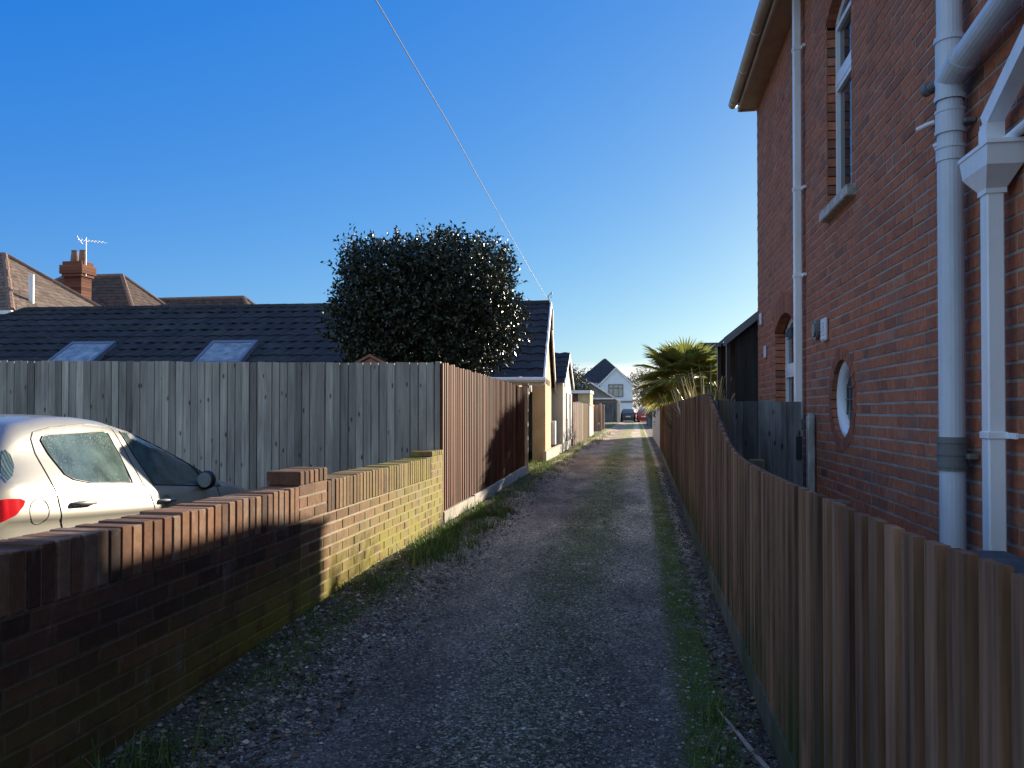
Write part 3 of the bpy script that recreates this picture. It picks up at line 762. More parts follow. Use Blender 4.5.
for z0, z1, r in ((2.5324, 2.5891, .060), (2.5891, 2.6032, .064), (2.6599, 2.6788, .064), (2.6741, 2.7591, .061), (2.7591, 2.7733, .064), (2.8158, 3.0994, .060), (2.8158, 2.8395, .066), (3.0899, 3.1135, .066)): mb.tube([(SX, SY, z0), (SX, SY, z1)], r, 24)
mb.tube([(SX, SY + .02, 2.9104), (SX - .002, SY - .1, 2.9434), (SX, SY - .17, 2.9576)], .060, 20)
mb.tube([(SX, SY - .13, 2.9482), (SX, SY - .16, 2.9576)], .067, 20)
mb.tube([(SX, SY - .1, 2.9434), (SX, SY - 1.5, 3.1183)], .055, 20)
mb.tube([(SX, SY - .62, 3.0096), (SX, SY - .645, 3.0124)], .0585, 20)
mb.build('branch', MT['grey_pvc'], sp)
mb = MB(); mb.tube([(SX - .02, SY + .03, 2.9292), (SX - .045, SY + .12, 2.9292)], .024, 14); mb.tube([(SX - .043, SY + .115, 2.9292), (SX - .053, SY + .15, 2.9292)], .030, 14); mb.build('boss', MT['grey_rubber'], sp)
mb = MB(); mb.cbox((HX - .05, SY - .08, 2.69), (HX - .004, SY - .02, 2.71), .003); mb.build('bracket', MT['grey_rubber'], sp); mb = MB(); mb.cbox((HX - .05, SY - .09, 1.15), (HX - .004, SY - .02, 1.175), .003); mb.build('bracket', MT['grey_rubber'], sp)
# white square downpipe with hopper
WY, WXp = 3.46, HX - .075
mb = MB(); sq_pipe(mb, WY, WXp, .068, 0, 2.285); wd = mb.build('downpipe', MT['upvc'], hs)
mb = MB(); mb.cbox((WXp - .04, WY - .04, 1.255), (WXp + .04, WY + .04, 1.285), .003); mb.box((HX - .045, WY - .12, 1.258), (HX - .035, WY - .038, 1.282)); mb.box((HX - .04, WY - .105, 1.262), (HX - .004, WY - .09, 1.278))
mb.build('bracket', MT['upvc'], wd)
mb = MB()
def frust(B, xc, yc, hw0, hl0, z0, hw1, hl1, z1):
    B.hexa([(xc - hw0, yc - hl0, z0), (xc + hw0, yc - hl0, z0), (xc + hw0, yc + hl0, z0), (xc - hw0, yc + hl0, z0), (xc - hw1, yc - hl1, z1), (xc + hw1, yc - hl1, z1), (xc + hw1, yc + hl1, z1), (xc - hw1, yc + hl1, z1)])
frust(mb, WXp, WY, .040, .040, 2.265, .040, .040, 2.285)
frust(mb, WXp, WY, .039, .039, 2.285, .068, .118, 2.36); frust(mb, WXp, WY, .068, .118, 2.3605, .073, .135, 2.44); frust(mb, WXp, WY, .077, .142, 2.4395, .077, .142, 2.456)
mb.build('hopper', MT['upvc'], wd)
mb = MB(); mb.cbox((WXp - .034, WY - .034, 2.44), (WXp + .034, WY + .034, 2.565), .005)
mb.hexa([(WXp - .036, WY + .036, 2.48), (WXp - .036, WY - .036, 2.48), (WXp + .036, WY - .036, 2.48), (WXp + .036, WY + .036, 2.48), (WXp - .036, WY + .036, 2.54), (WXp - .036, WY - .036, 2.585), (WXp + .036, WY - .036, 2.585), (WXp + .036, WY + .036, 2.54)])
A0, A1 = Vector((WXp, WY + .01, 2.57)), Vector((WXp, WY - 1.3, 3.3)); dd = (A1 - A0).normalized(); nn = Vector((0, -dd.z, dd.y)) * -.034
if nn.z < 0: nn = -nn
ex = Vector((.0325, 0, 0)); mb.hexa([A0 - ex - nn, A0 + ex - nn, A1 + ex - nn, A1 - ex - nn, A0 - ex + nn, A0 + ex + nn, A1 + ex + nn, A1 - ex + nn])
mb.build('offset_pipe', MT['upvc'], wd, fix=True)
mb = MB(); mb.tube([(HX - .035, WY - .03, 2.475), (HX - .035, WY - 1.4, 2.54)], .0215, 12); mb.build('waste_pipe', MT['upvc'], hs)
for (y, z, l) in ((4.28, 2.85, .07), (4.10, 2.70, .05)):
    mb = MB(); mb.tube([(HX, y, z + .02), (HX - l * .5, y + .02, z + .012), (HX - l, y + .05, z)], .0135, 12); mb.build('overflow_pipe', MT['upvc'], hs)
# small fittings on the wall
mb = MB(); mb.cbox((HX - .03, 9.84, 2.43), (HX - .004, 9.94, 2.58), .01); mb.build('wall_box', MT['grey_pvc'], hs)
mb = MB(); mb.cbox((HX - .03, 9.52, 2.0), (HX - .004, 9.62, 2.15), .01); mb.build('wall_box', MT['grey_pvc'], hs)
mb = MB(); mb.tube([(HX - .004, 6.9, 2.06), (HX - .03, 6.9, 2.06)], .085, 20); mb.tube([(HX - .03, 6.9, 2.06), (HX - .045, 6.9, 2.06)], .06, 20); mb.build('wall_vent', MT['grey_rubber'], hs)
mb = MB(); mb.cbox((HX - .030, 6.54, 1.94), (HX - .004, 6.69, 2.13), .008)
for k in range(5): mb.box((HX - .036, 6.56, 1.96 + k * .032), (HX - .029, 6.67, 1.978 + k * .032))
mb.build('wall_vent', MT['grey_pvc'], hs)
mb = MB(); mb.tube([(HX - .004, 7.62, 2.14), (HX - .04, 7.62, 2.14)], .035, 16); mb.tube([(HX - .04, 7.62, 2.16), (HX - .08, 7.62, 2.13), (HX - .085, 7.62, 2.07)], [.02, .045, .055], 16); mb.build('wall_lamp', MT['black'], hs)

# lean-to beyond the house corner
lt = thing('lean_to', 'black boarded lean-to with a sloping roof at the far corner of the red brick house', 'lean-to', (2.2, 10.9, 0))
LY0, LY1 = 10.34, 11.5
def lz(x): return 2.30 + (min(x, 1.55) - 1.15) * .80 + max(0, x - 1.55) * .05
for yy, nn_ in ((LY0, -1), (LY1, 1)):
    B = boards((1.26 if nn_ < 0 else 1.2, yy), (3.2, yy), (0, nn_), lambda s, b_=(1.26 if nn_ < 0 else 1.2): lz(b_ + s) - .02, lambda s: .1, .12, .118, .018, 3, .006, .002, 0); B.build('board_wall', MT['black_wood'], lt, fix=True)
mb = MB(); mb.cbox((1.15, LY0 - .02, 0), (1.20, LY0 + .06, 2.30), .005); mb.build('post', MT['black'], lt)
mb = MB(); mb.cbox((1.15, LY1 - .06, 0), (1.20, LY1 + .02, 2.30), .005); mb.build('post', MT['black'], lt)
mb = MB()
for xa_, xb_ in ((1.12, 1.55), (1.55, 3.25)):
    mb.hexa([(xa_, LY0 - .07, lz(xa_)), (xb_, LY0 - .07, lz(xb_)), (xb_, LY1 + .04, lz(xb_)), (xa_, LY1 + .04, lz(xa_)), (xa_, LY0 - .07, lz(xa_) + .045), (xb_, LY0 - .07, lz(xb_) + .045), (xb_, LY1 + .04, lz(xb_) + .045), (xa_, LY1 + .04, lz(xa_) + .045)])
mb.build('roof', MT['felt'], lt)
mb = MB(); mb.hexa([(1.11, LY0 - .095, lz(1.11) - .06), (1.55, LY0 - .095, lz(1.55) - .06), (1.55, LY0 - .073, lz(1.55) - .06), (1.11, LY0 - .073, lz(1.11) - .06), (1.11, LY0 - .095, lz(1.11) + .05), (1.55, LY0 - .095, lz(1.55) + .05), (1.55, LY0 - .073, lz(1.55) + .05), (1.11, LY0 - .073, lz(1.11) + .05)])
mb.build('bargeboard', MT['flash'], lt)

# gate between fence and house
gt_ = thing('side_gate', 'blue-grey boarded side gate between the right fence and the brick house', 'gate', (1.05, 7.1, 0))
boards((fx(7) + .1, 7.06), (1.452, 7.06), (0, -1), lambda s: 1.455, lambda s: .1, .122, .119, .02, 17, .005, .002, .004).build('board_panel', MT['gate'], gt_, fix=True)
mb = MB(); mb.cbox((.72, 7.062, .4), (1.44, 7.1, .5), .004); mb.build('rail', MT['gate'], gt_); mb = MB(); mb.cbox((.72, 7.062, 1.2), (1.44, 7.1, 1.3), .004); mb.build('rail', MT['gate'], gt_)
mb = MB(); mb.cbox((1.458, 6.98, 0), (1.518, 7.06, 1.33), .008); mb.box((1.47, 6.99, 1.33), (1.505, 7.05, 1.355)); mb.build('post', MT['peel'], gt_)
mb = MB(); mb.cbox((1.37, 7.02, .95), (1.42, 7.04, 1.15), .004); mb.build('latch', MT['black'], gt_)

# storage box behind the near fence
sb = thing('storage_box', 'low box with a flat blue-grey felt lid between the near fence and the brick house', 'storage box', (1.1, 2.9, 0))
mb = MB(); mb.box((.78, 1.5, .02), (1.40, 3.27, .785)); mb.build('box_body', MT['black_wood'], sb)
mb = MB(); mb.cbox((.74, 1.45, .787), (1.43, 3.31, .82), .006); mb.build('lid', MT['felt'], sb)

# ------------------------------------------------------------------ tiled roofs
def tiled(B, e0, e1, r0, r1, course=.33, wid=.30, roll=.018, seed=1, thick=.022):
    """slope between eave e0-e1 and ridge r0-r1 (may taper to a hip): stepped courses with a rolled profile"""
    rr = random.Random(seed); e0, e1, r0, r1 = map(Vector, (e0, e1, r0, r1))
    nrm = (e1 - e0).cross(r0 - e0) if (r0 - e0).length > .01 else (e1 - e0).cross(r1 - e0)
    nrm.normalize()
    if nrm.z < 0: nrm = -nrm
    L = ((r0 + r1) / 2 - (e0 + e1) / 2); u = (e1 - e0).normalized(); sl = (L - u * L.dot(u)); n = max(2, round(sl.length / course))
    for i in range(n):
        a0, a1 = e0.lerp(r0, i / n), e1.lerp(r1, i / n); b0, b1 = e0.lerp(r0, min(1, (i + 1.12) / n)), e1.lerp(r1, min(1, (i + 1.12) / n))
        w0 = (a1 - a0).dot(u); k = max(1, round(w0 / wid))
        for j in range(k):
            t = min(1, max(0, rr.gauss(.5, .25))); m = 4 if roll else 1; lo, hi = [], []
            dz = rr.uniform(-.006, .006)
            for q in range(m + 1):
                f = (j + q / m) / k; h = roll * (.5 - .5 * math.cos(2 * math.pi * q / m)) if roll else 0
                lo.append(a0.lerp(a1, f) + nrm * (h + thick + dz)); hi.append(b0.lerp(b1, f) + nrm * (h + .002 + dz))
            B.grid([[p - nrm * thick for p in lo], lo, hi], t)

def caps(B, p, q, r=.10, n=8, step=.42):
    p, q = Vector(p), Vector(q); L = (q - p).length; k = max(1, int(L / step))
    for i in range(k):
        B.tube([p.lerp(q, i / k), p.lerp(q, (i + 1.02) / k)], [r * 1.0, r * .93], n, random.random())

# left bungalow, gable end on the lane
bg = thing('bungalow', 'long bungalow with a dark tiled roof and a tan gable end on the lane', 'bungalow', (-8, 18, .1))
ph = R(4.0); bu = Vector((-math.cos(ph), -math.sin(ph), 0)); bn = Vector((math.sin(ph), -math.cos(ph), 0))
G = Vector((WX - .02, 18.2, 0))            # middle of gable at the lane
EV, RZ, HWd = 2.02, 3.92, 3.2
def bp(u_, v_, z): return G + bu * u_ + bn * v_ + Vector((0, 0, z))     # u: away from lane, v: towards camera
LEN = 13.3
mb = MB(); tiled(mb, bp(LEN + 2.2, HWd, EV), bp(-.02, HWd, EV), bp(LEN, 0, RZ), bp(-.02, 0, RZ), .34, .30, .03, 3, .03)
tiled(mb, bp(-.02, -HWd, EV), bp(LEN + 2.2, -HWd, EV), bp(-.02, 0, RZ), bp(LEN, 0, RZ), .34, .6, 0, 4)
tiled(mb, bp(LEN + 2.2, -HWd, EV), bp(LEN + 2.2, HWd, EV), bp(LEN, 0, RZ), bp(LEN, 0, RZ + .001), .34, .3, .03, 5)
rfm = mb.build('roof', MT['tile_dark'], bg)
mb = MB(); caps(mb, bp(-.02, 0, RZ), bp(LEN, 0, RZ), .09); caps(mb, bp(LEN, 0, RZ), bp(LEN + 2.2, HWd, EV), .08); mb.build('ridge_tiles', MT['tile_dark'], rfm)
mb = MB()
gy0, gy1 = HWd - .12, -HWd + .12
mb.prism([bp(.06, -.62, .0), bp(.06, gy1, 0), bp(.06, gy1, EV), bp(.06, 0, RZ - .10), bp(.06, .63, RZ - .48), bp(.06, .63, 0)], bu * .3)     # lane part flush with the verge
mb.build('wall', MT['render_tan'], bg, fix=True)
mb = MB(); mb.prism([bp(.46, .60, 0), bp(.46, .60, RZ - .45), bp(.46, gy0, EV), bp(.46, gy0, 0)], bu * .2)
mb.prism([bp(.5, gy0, 0), bp(LEN + 1.9, gy0, 0), bp(LEN + 1.9, gy0, EV - .02), bp(.5, gy0, EV - .02)], bn * -.2)
mb.build('wall', MT['render_tan'], bg, fix=True)
mb = MB(); mb.box((WX - .075, 17.45, .05), (WX - .0, 21.2, .45)); mb.build('plinth', MT['concrete'], bg)
def rake(B, v0, z0, v1, z1, d, t=.04, u0=-.06, du=.035):
    p = [bp(u0, v0, z0 - d), bp(u0, v1, z1 - d), bp(u0, v1, z1 + t), bp(u0, v0, z0 + t)]; B.prism(p, bu * du)
mb = MB(); rake(mb, HWd + .05, EV - .02, 0, RZ + .01, .13); rake(mb, -HWd - .05, EV - .02, 0, RZ + .01, .13, u0=-.0605); mb.build('bargeboard', MT['white_paint'], bg, fix=True)
mb = MB(); mb.prism([bp(-.04, HWd + .03, EV - .15), bp(LEN + 2, HWd + .03, EV - .15), bp(LEN + 2, HWd + .03, EV + .0), bp(-.04, HWd + .03, EV + .0)], bn * .025)
mb.tube([bp(-.08, HWd + .11, EV - .04), bp(LEN + 2, HWd + .11, EV - .04)], .055, 10); mb.build('gutter', MT['white_paint'], bg, fix=True)
mb = MB(); mb.box((WX - .06, 15.02, 1.75), (WX - .01, 15.07, 1.98)); mb.box((WX - .12, 15.02, 1.70), (WX - .06, 15.08, 1.76)); mb.build('downpipe', MT['white_paint'], bg)
for (v, z, w, h) in ((0.0, 2.95, .10, .28), (.28, 2.0, .16, .13), (-.45, 2.0, .16, .13), (-1.1, 2.0, .16, .13)):
    mb = MB(); c_ = bp(.055, v, z); mb.box((c_.x, c_.y - w / 2, z), (c_.x + .02, c_.y + w / 2, z + h)); mb.build('vent', MT['brick_dark'], bg)
mb = MB(); c_ = bp(.055, -2.9, .55); mb.cbox((c_.x, c_.y - .25, .45), (c_.x + .12, c_.y + .15, 1.1), .01); mb.build('meter_box', MT['upvc'], bg)
mb = MB(); c_ = bp(0, 0, RZ - .55); mb.box((c_.x - .02, c_.y - .12, RZ - .62), (c_.x + .10, c_.y + .12, RZ - .14)); mb.build('gable_board', MT['felt'], bg)
# skylights on the near slope
nz = Vector((0, 0, 1)); sl_v = Vector((bn * HWd) + Vector((0, 0, EV - RZ))); sl_n = bu.cross(sl_v).normalized(); sl_n = sl_n if sl_n.z > 0 else -sl_n
def rp(u_, f, h): return bp(u_, 0, RZ) + sl_v * f + sl_n * h
for (uc) in (6.85, 10.15):
    B = MB(); w = .52
    for (u0, u1, f0, f1, h) in ((uc - w, uc - w + .07, .58, .88, .14), (uc + w - .07, uc + w, .58, .88, .14), (uc - w + .07, uc + w - .07, .58, .61, .138), (uc - w + .07, uc + w - .07, .85, .88, .138)):
        B.hexa([rp(u0, f0, 0), rp(u1, f0, 0), rp(u1, f1, 0), rp(u0, f1, 0), rp(u0, f0, h), rp(u1, f0, h), rp(u1, f1, h), rp(u0, f1, h)])
    B.hexa([rp(uc - w - .12, .88, .05), rp(uc + w + .12, .88, .05), rp(uc + w + .12, .94, .05), rp(uc - w - .12, .94, .05), rp(uc - w - .12, .88, .07), rp(uc + w + .12, .88, .07), rp(uc + w + .12, .94, .07), rp(uc - w - .12, .94, .07)])
    fo = B.build('skylight', MT['flash'], bg, fix=True)
    g = MB(); g.face([rp(uc - w + .07, .61, .125), rp(uc + w - .07, .61, .125), rp(uc + w - .07, .85, .125), rp(uc - w + .07, .85, .125)]); g.build('pane', MT['skylight'], fo)

# small shed whose terracotta gable shows over the grey fence
sh = thing('garden_shed', 'small shed with a reddish gable just showing above the grey fence', 'shed', (-4.0, 10.6, 0))
sc = Vector((-3.72, 10.4, 0))
mb = MB(); mb.box((sc.x - .5, 10.45, -.2), (sc.x + .5, 12, 1.85)); mb.build('wall', MT['fence_pink'], sh)
mb = MB(); mb.prism([(sc.x - .62, 10.41, 1.80), (sc.x + .62, 10.41, 1.80), (sc.x, 10.41, 2.12)], (0, .04, 0)); mb.build('gable', surf('terracotta paint', (.26, .1, .07), (.36, .16, .11), 9), sh, fix=True)
mb = MB(); mb.prism([(sc.x - .68, 10.38, 1.785), (sc.x, 10.38, 2.135), (sc.x + .68, 10.38, 1.785), (sc.x + .68, 10.38, 1.82), (sc.x, 10.38, 2.175), (sc.x - .68, 10.38, 1.82)], (0, 1.7, 0)); mb.build('roof', surf('terracotta tile', (.24, .10, .07), (.33, .15, .1), 9), sh, fix=True)

# ------------------------------------------------------------------ houses behind on the left
def hip_house(root, ex0, ey0, ex1, ey1, ez, r0, r1, rz, tile, wallm, capm, seed, course=.30, roll=.0, ov=.3):
    mb = MB(); mb.box((ex0 + ov, ey0 + ov, 0), (ex1 - ov, ey1 - ov, ez)); mb.build('wall', wallm, root)
    mb = MB(); A, B_, Cc, D = (ex0, ey0, ez), (ex1, ey0, ez), (ex1, ey1, ez), (ex0, ey1, ez); r0 = (*r0, rz); r1 = (*r1, rz)
    tiled(mb, A, B_, r0, r1, course, .28, roll, seed); tiled(mb, B_, Cc, r1, r1, course, .28, roll, seed + 1); tiled(mb, Cc, D, r1, r0, course, .28, roll, seed + 2); tiled(mb, D, A, r0, r0, course, .28, roll, seed + 3)
    mb.face([A, D, Cc, B_], .2)
    rf_ = mb.build('roof', tile, root)
    mb = MB(); caps(mb, r0, r1, .13)
    for p, q in ((A, r0), (D, r0), (B_, r1), (Cc, r1)): caps(mb, p, q, .13)
    mb.build('ridge_tiles', capm, rf_)
    return rf_
h1 = thing('brick_house', 'brick house with a sunlit brown hipped roof at the far left beyond the bungalow', 'house', (-30, 30.5, 0))
hip_house(h1, -40, 26.5, -24.1, 34.5, 5.3, (-36, 30.5), (-28.1, 30.5), 8.4, MT['tile_brown'], MT['brick_dark'], MT['ridge'], 31)
mb = MB(); mb.box((-24.2, 26.4, 5.16), (-24.02, 34.5, 5.28)); mb.box((-40, 26.38, 5.15), (-24.03, 26.5, 5.29)); mb.build('gutter', MT['white_paint'], h1)
mb = MB(); mb.box((-24.45, 26.9, 0), (-24.33, 27.02, 5.15)); mb.box((-24.36, 27.9, 3), (-24.3, 28.8, 4.9)); mb.build('downpipe', MT['white_paint'], h1)
mb = MB(); mb.tube([(-24.9, 28.4, 5.6), (-24.9, 28.4, 7.05)], .11, 12); mb.build('flue', MT['white_paint'], h1)
h2 = thing('brick_house', 'house with a dark hipped roof and a tall brick chimney on the left skyline', 'house', (-32, 40.75, 0))
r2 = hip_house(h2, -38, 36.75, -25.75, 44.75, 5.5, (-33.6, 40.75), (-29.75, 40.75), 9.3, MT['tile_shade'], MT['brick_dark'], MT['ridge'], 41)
cx, cy = -28.9, 36.1
mb = MB(); rr = random.Random(3)
def ring_courses(x0, x1, y0, y1, z0, z1):
    z = z0
    while z < z1 - .01:
        zb = min(z1, z + .15); mb.box((x0, y0, z + .006), (x1, y1, zb - .004), rr.random()); z = zb
ring_courses(cx - .5, cx + .5, cy - .38, cy + .38, 4.5, 8.35); ring_courses(cx - .58, cx + .58, cy - .46, cy + .46, 8.35, 8.5); ring_courses(cx - .66, cx + .66, cy - .54, cy + .54, 8.5, 8.95); ring_courses(cx - .56, cx + .56, cy - .44, cy + .44, 8.95, 9.15)
ch = mb.build('chimney', MT['brick_orange'], h2)
for dx in (-.2, .28):
    mb = MB(); mb.tube([(cx + dx, cy, 9.15), (cx + dx, cy, 9.35), (cx + dx, cy, 9.72), (cx + dx, cy, 9.78)], [.2, .19, .15, .17], 14); mb.build('chimney_pot', MT['ridge'], ch)
mb = MB(); ax_, ay_ = cx + .62, cy - .2
mb.tube([(ax_, ay_, 8.4), (ax_, ay_, 10.4)], .018, 6); mb.tube([(ax_ - .35, ay_ - .1, 10.28), (ax_ + .95, ay_ + .3, 10.16)], .013, 6)
for k in range(8):
    p = Vector((ax_ - .3 + k * .16, ay_ - .09 + k * .048, 10.27 - k * .014)); mb.tube([p - Vector((-.06, .2, 0)), p + Vector((-.06, .2, 0))], .009, 5)
mb.tube([(ax_ - .3, ay_ - .3, 10.1), (ax_ - .3, ay_ + .12, 10.42)], .01, 5); mb.tube([(ax_ - .3, ay_ - .3, 10.42), (ax_ - .3, ay_ + .12, 10.1)], .012, 5)
mb.build('aerial', MT['metal'], h2)
h3 = thing('brick_house', 'house with a low dark ridge behind the bungalow roof, left of the evergreen', 'house', (-29, 46.5, 0))
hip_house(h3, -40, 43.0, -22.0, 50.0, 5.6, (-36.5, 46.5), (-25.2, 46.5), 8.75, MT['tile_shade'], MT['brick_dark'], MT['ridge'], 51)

# ------------------------------------------------------------------ trees and plants
MT['leaf_dark'] = leafmat('glossy evergreen leaf', [(0, (.010, .014, .006)), (.5, (.022, .030, .011)), (.85, (.04, .048, .018)), (1, (.10, .09, .045))], .34, .06, .5)
MT['bark'] = surf('bark', (.05, .038, .03), (.11, .085, .065), 8, (1, 1, .3), .9, .6)
MT['bark_pale'] = surf('pale twig bark', (.2, .15, .11), (.32, .25, .19), 8, (1, 1, .3), .9, .3)
def leafquad(B, p, d, n, l, w, t):
    e = d.cross(n).normalized() * w; m = p + d * l * .5 + n * l * .06
    B.face([p, m - e, p + d * l], t); B.face([p, p + d * l, m + e], t)
def rdir(rr):
    z = rr.uniform(-1, 1); q = rr.random() * 6.2832; s_ = math.sqrt(1 - z * z); return Vector((s_ * math.cos(q), s_ * math.sin(q), z))
def bush(B, cen, rad, shoots, leaves, lsize, seed, box=.0, top=0):
    """crown of leafy shoots filling a lumpy volume; ragged shoot tips make the outline"""
    rr = random.Random(seed); cen = Vector(cen)
    for i in range(shoots):
        d = rdir(rr); s_ = max(abs(d.x), abs(d.y), abs(d.z)); k = lerp(1, 1 / s_ * .86, box)
        lump = 1 + .16 * noise.noise(d * 2.1 + Vector((seed, 0, 0))) + .10 * noise.noise(d * 5 + Vector((0, seed, 0)))
        f = rr.random() ** .38; p = cen + Vector((d.x * rad[0], d.y * rad[1], d.z * rad[2])) * k * lump * f
        out = (Vector((d.x, d.y, d.z + .5)) + rdir(rr) * .6).normalized(); L = rr.uniform(.16, .34) * (lsize / .065) * (1.25 if d.z > .4 else 1)
        tt = rr.random()
        for j in range(leaves):
            g = (j + rr.random()) / leaves; q = p + out * L * g + rdir(rr) * .045 * (lsize / .065) * (1.3 - g)
            ld = (out * .6 + rdir(rr)).normalized(); B_n = (ld.cross(rdir(rr))).normalized()
            leafquad(B, q, ld, B_n, lsize * rr.uniform(.7, 1.25), lsize * .24, min(1, max(0, .6 * rr.random() + .4 * tt)))
tr = thing('evergreen_tree', 'dense dark evergreen tree rising behind the grey and red-brown fences', 'tree', (-3.2, 11.4, 0))
mb = MB(); bush(mb, (-3.18, 11.45, 2.86), (1.37, 1.15, 1.02), 4600, 13, .072, 5, .6); rr = random.Random(12)
for i in range(46):          # longer shoots breaking the outline at the top and sides
    an = rr.random() * 6.2832; q = rr.random() ** .5 * .95; p = Vector((-3.18 + 1.32 * q * math.cos(an), 11.45 + 1.1 * q * math.sin(an), 2.9 + .98 * math.sqrt(max(0, 1 - q ** 3))))
    out = (Vector((math.cos(an) * q * .9, math.sin(an) * q * .5, 1)) + rdir(rr) * .35).normalized(); L = rr.uniform(.14, .30)
    mb.tube([p - out * .15, p + out * L], [.008, .003], 4, .3)
    for j in range(22):
        ld = (out * .7 + rdir(rr)).normalized(); leafquad(mb, p + out * L * (j + rr.random()) / 22 + rdir(rr) * .015, ld, ld.cross(rdir(rr)).normalized(), .07 * rr.uniform(.6, 1.1), .017, rr.random())
mb.build('crown', MT['leaf_dark'], tr)
mb = MB(); bp0 = Vector((-3.2, 11.4, 0)); mb.tube([bp0, bp0 + Vector((.03, .02, .8)), bp0 + Vector((.0, .05, 1.7)), bp0 + Vector((.05, 0, 3.1))], [.13, .11, .09, .03], 10)
rr = random.Random(4)
for i in range(12):
    st = bp0 + Vector((0, 0, rr.uniform(1.2, 2.6))); d = rdir(rr); d.z = abs(d.z) * .8 + .2; mb.tube([st, st + d * .45, st + d * rr.uniform(.8, 1.1)], [.04, .025, .01], 6)
mb.build('trunk', MT['bark'], tr)

# fan palm behind the right fence
MT['palm'] = leafmat('palm leaf', [(0, (.07, .09, .02)), (.5, (.19, .21, .045)), (.85, (.38, .34, .08)), (1, (.55, .44, .15))], .4, .55, .4)
MT['flax'] = leafmat('strap leaf', [(0, (.09, .085, .03)), (.5, (.24, .2, .08)), (1, (.5, .42, .2))], .5, .2)
pc = Vector((1.12, 18.9, 2.08))
pt = thing('palm_tree', 'fan palm spreading over the right fence beyond the brick house', 'palm tree', (pc.x, pc.y, .15))
rr = random.Random(21); mb = MB(); st = MB()
def fan(c, axis, up, r, arc, nseg, tint):
    axis = axis.normalized(); side = axis.cross(up).normalized(); nr = side.cross(axis).normalized()
    for k in range(nseg):
        q = lerp(-arc, arc, k / (nseg - 1)); d = axis * math.cos(q) + side * math.sin(q)
        l = r * (1 - .25 * (abs(q) / arc) ** 2) * rr.uniform(.93, 1.05); e = d.cross(nr).normalized() * (r * .034)
        f = nr * (.035 * r)
        p1_ = c + d * l * .55; p2 = c + d * l - Vector((0, 0, 1)) * l * rr.uniform(.05, .22)
        t = min(1, max(0, tint + rr.uniform(-.15, .15)))
        mb.face([c, p1_ - e, p1_ + f], t); mb.face([c, p1_ + f, p1_ + e], t)
        mb.face([p1_ - e, p2, p1_ + f], t); mb.face([p1_ + f, p2, p1_ + e], t)
for i in range(46):
    az = i * 2.39996; el = lerp(1.25, -.5, (i / 45) ** .9); L = rr.uniform(.5, .78)
    d = Vector((math.cos(az) * math.cos(el), math.sin(az) * math.cos(el), math.sin(el)))
    tip = pc + d * L - Vector((0, 0, .08 * L)); st.tube([pc + d * .05, pc + d * L * .5 + Vector((0, 0, .03)), tip], [.014, .011, .009], 5)
    fan(tip, d + Vector((0, 0, -.25)), Vector((0, 0, 1)) + rdir(rr) * .3, rr.uniform(.57, .74), 2.2, 38, .35 + .45 * (i / 45) * rr.random())
mb.build('crown', MT['palm'], pt); st.build('leaf_stalks', MT['flax'], pt)
mb = MB(); n = 14
rows = []
for i in range(26):
    z = .1 + i * .075; r = .12 + .02 * rr.random() + (.02 if i % 2 else 0); rows.append([(pc.x + r * math.cos(6.2832 * k / n) * rr.uniform(.9, 1.1), pc.y + r * math.sin(6.2832 * k / n) * rr.uniform(.9, 1.1), z) for k in range(n)])
mb.grid(rows, .5, True); mb.build('trunk', surf('palm fibre', (.07, .045, .03), (.17, .12, .08), 20, (1, 1, .4), .95, .8), pt)
def flax(name, label, c, n, h, spread, seed, tl=.5):
    rr = random.Random(seed); B = MB(); c = Vector(c)
    for i in range(n):
        an = rr.random() * 6.28; L = h * rr.uniform(.7, 1.1); out = spread * rr.uniform(.2, 1); w = rr.uniform(.022, .042); dr = rr.uniform(0, .35) * L
        d = Vector((math.cos(an), math.sin(an), 0)); e = Vector((-d.y, d.x, 0)) * w; t = min(1, max(0, rr.gauss(tl, .25)))
        p = [c + d * out * f ** 1.5 + Vector((0, 0, L * f - dr * f ** 4)) for f in (0, .35, .7, 1)]
        for (a_, b_, wa, wb_) in ((p[0], p[1], .7, 1), (p[1], p[2], 1, .8), (p[2], p[3], .8, .05)):
            f_ = d * .010
            B.face([a_ - e * wa, a_ + f_ * -1, b_ - f_, b_ - e * wb_], t); B.face([a_ - f_, a_ + e * wa, b_ + e * wb_, b_ - f_], t)
    return tag(B.build(name, MT['flax']), label, 'plant')
flax('strap_plant', 'pale yellow strap-leaved plant behind the highest part of the right fence', (.98, 11.0, .1), 190, 1.80, .55, 3, .8)
flax('strap_plant', 'dull green-yellow strap-leaved plant left of the palm trunk over the fence', (.95, 13.6, .1), 110, 1.62, .6, 8, .4)
# dead pale stalks beside it
mb = MB()
for (a_, b_, r) in (((.86, 11.0, .6), (.63, 11.3, 1.85), .016), ((.92, 11.1, .6), (.80, 11.4, 1.85), .012), ((.99, 11.0, .6), (.93, 11.2, 1.78), .011), ((.75, 10.6, .6), (.50, 10.9, 1.66), .015), ((.95, 11.1, .6), (.72, 11.2, 1.92), .006)):
    a_, b_ = Vector(a_), Vector(b_); mb.tube([a_, a_.lerp(b_, .5) + Vector((.015, 0, .01)), b_], [r, r * .9, r * .4], 6)
tag(mb.build('dead_stalks', surf('bleached dead stalk', (.42, .36, .27), (.6, .53, .42), 9)), 'bleached dead stalks leaning over the top of the right fence', 'plant')

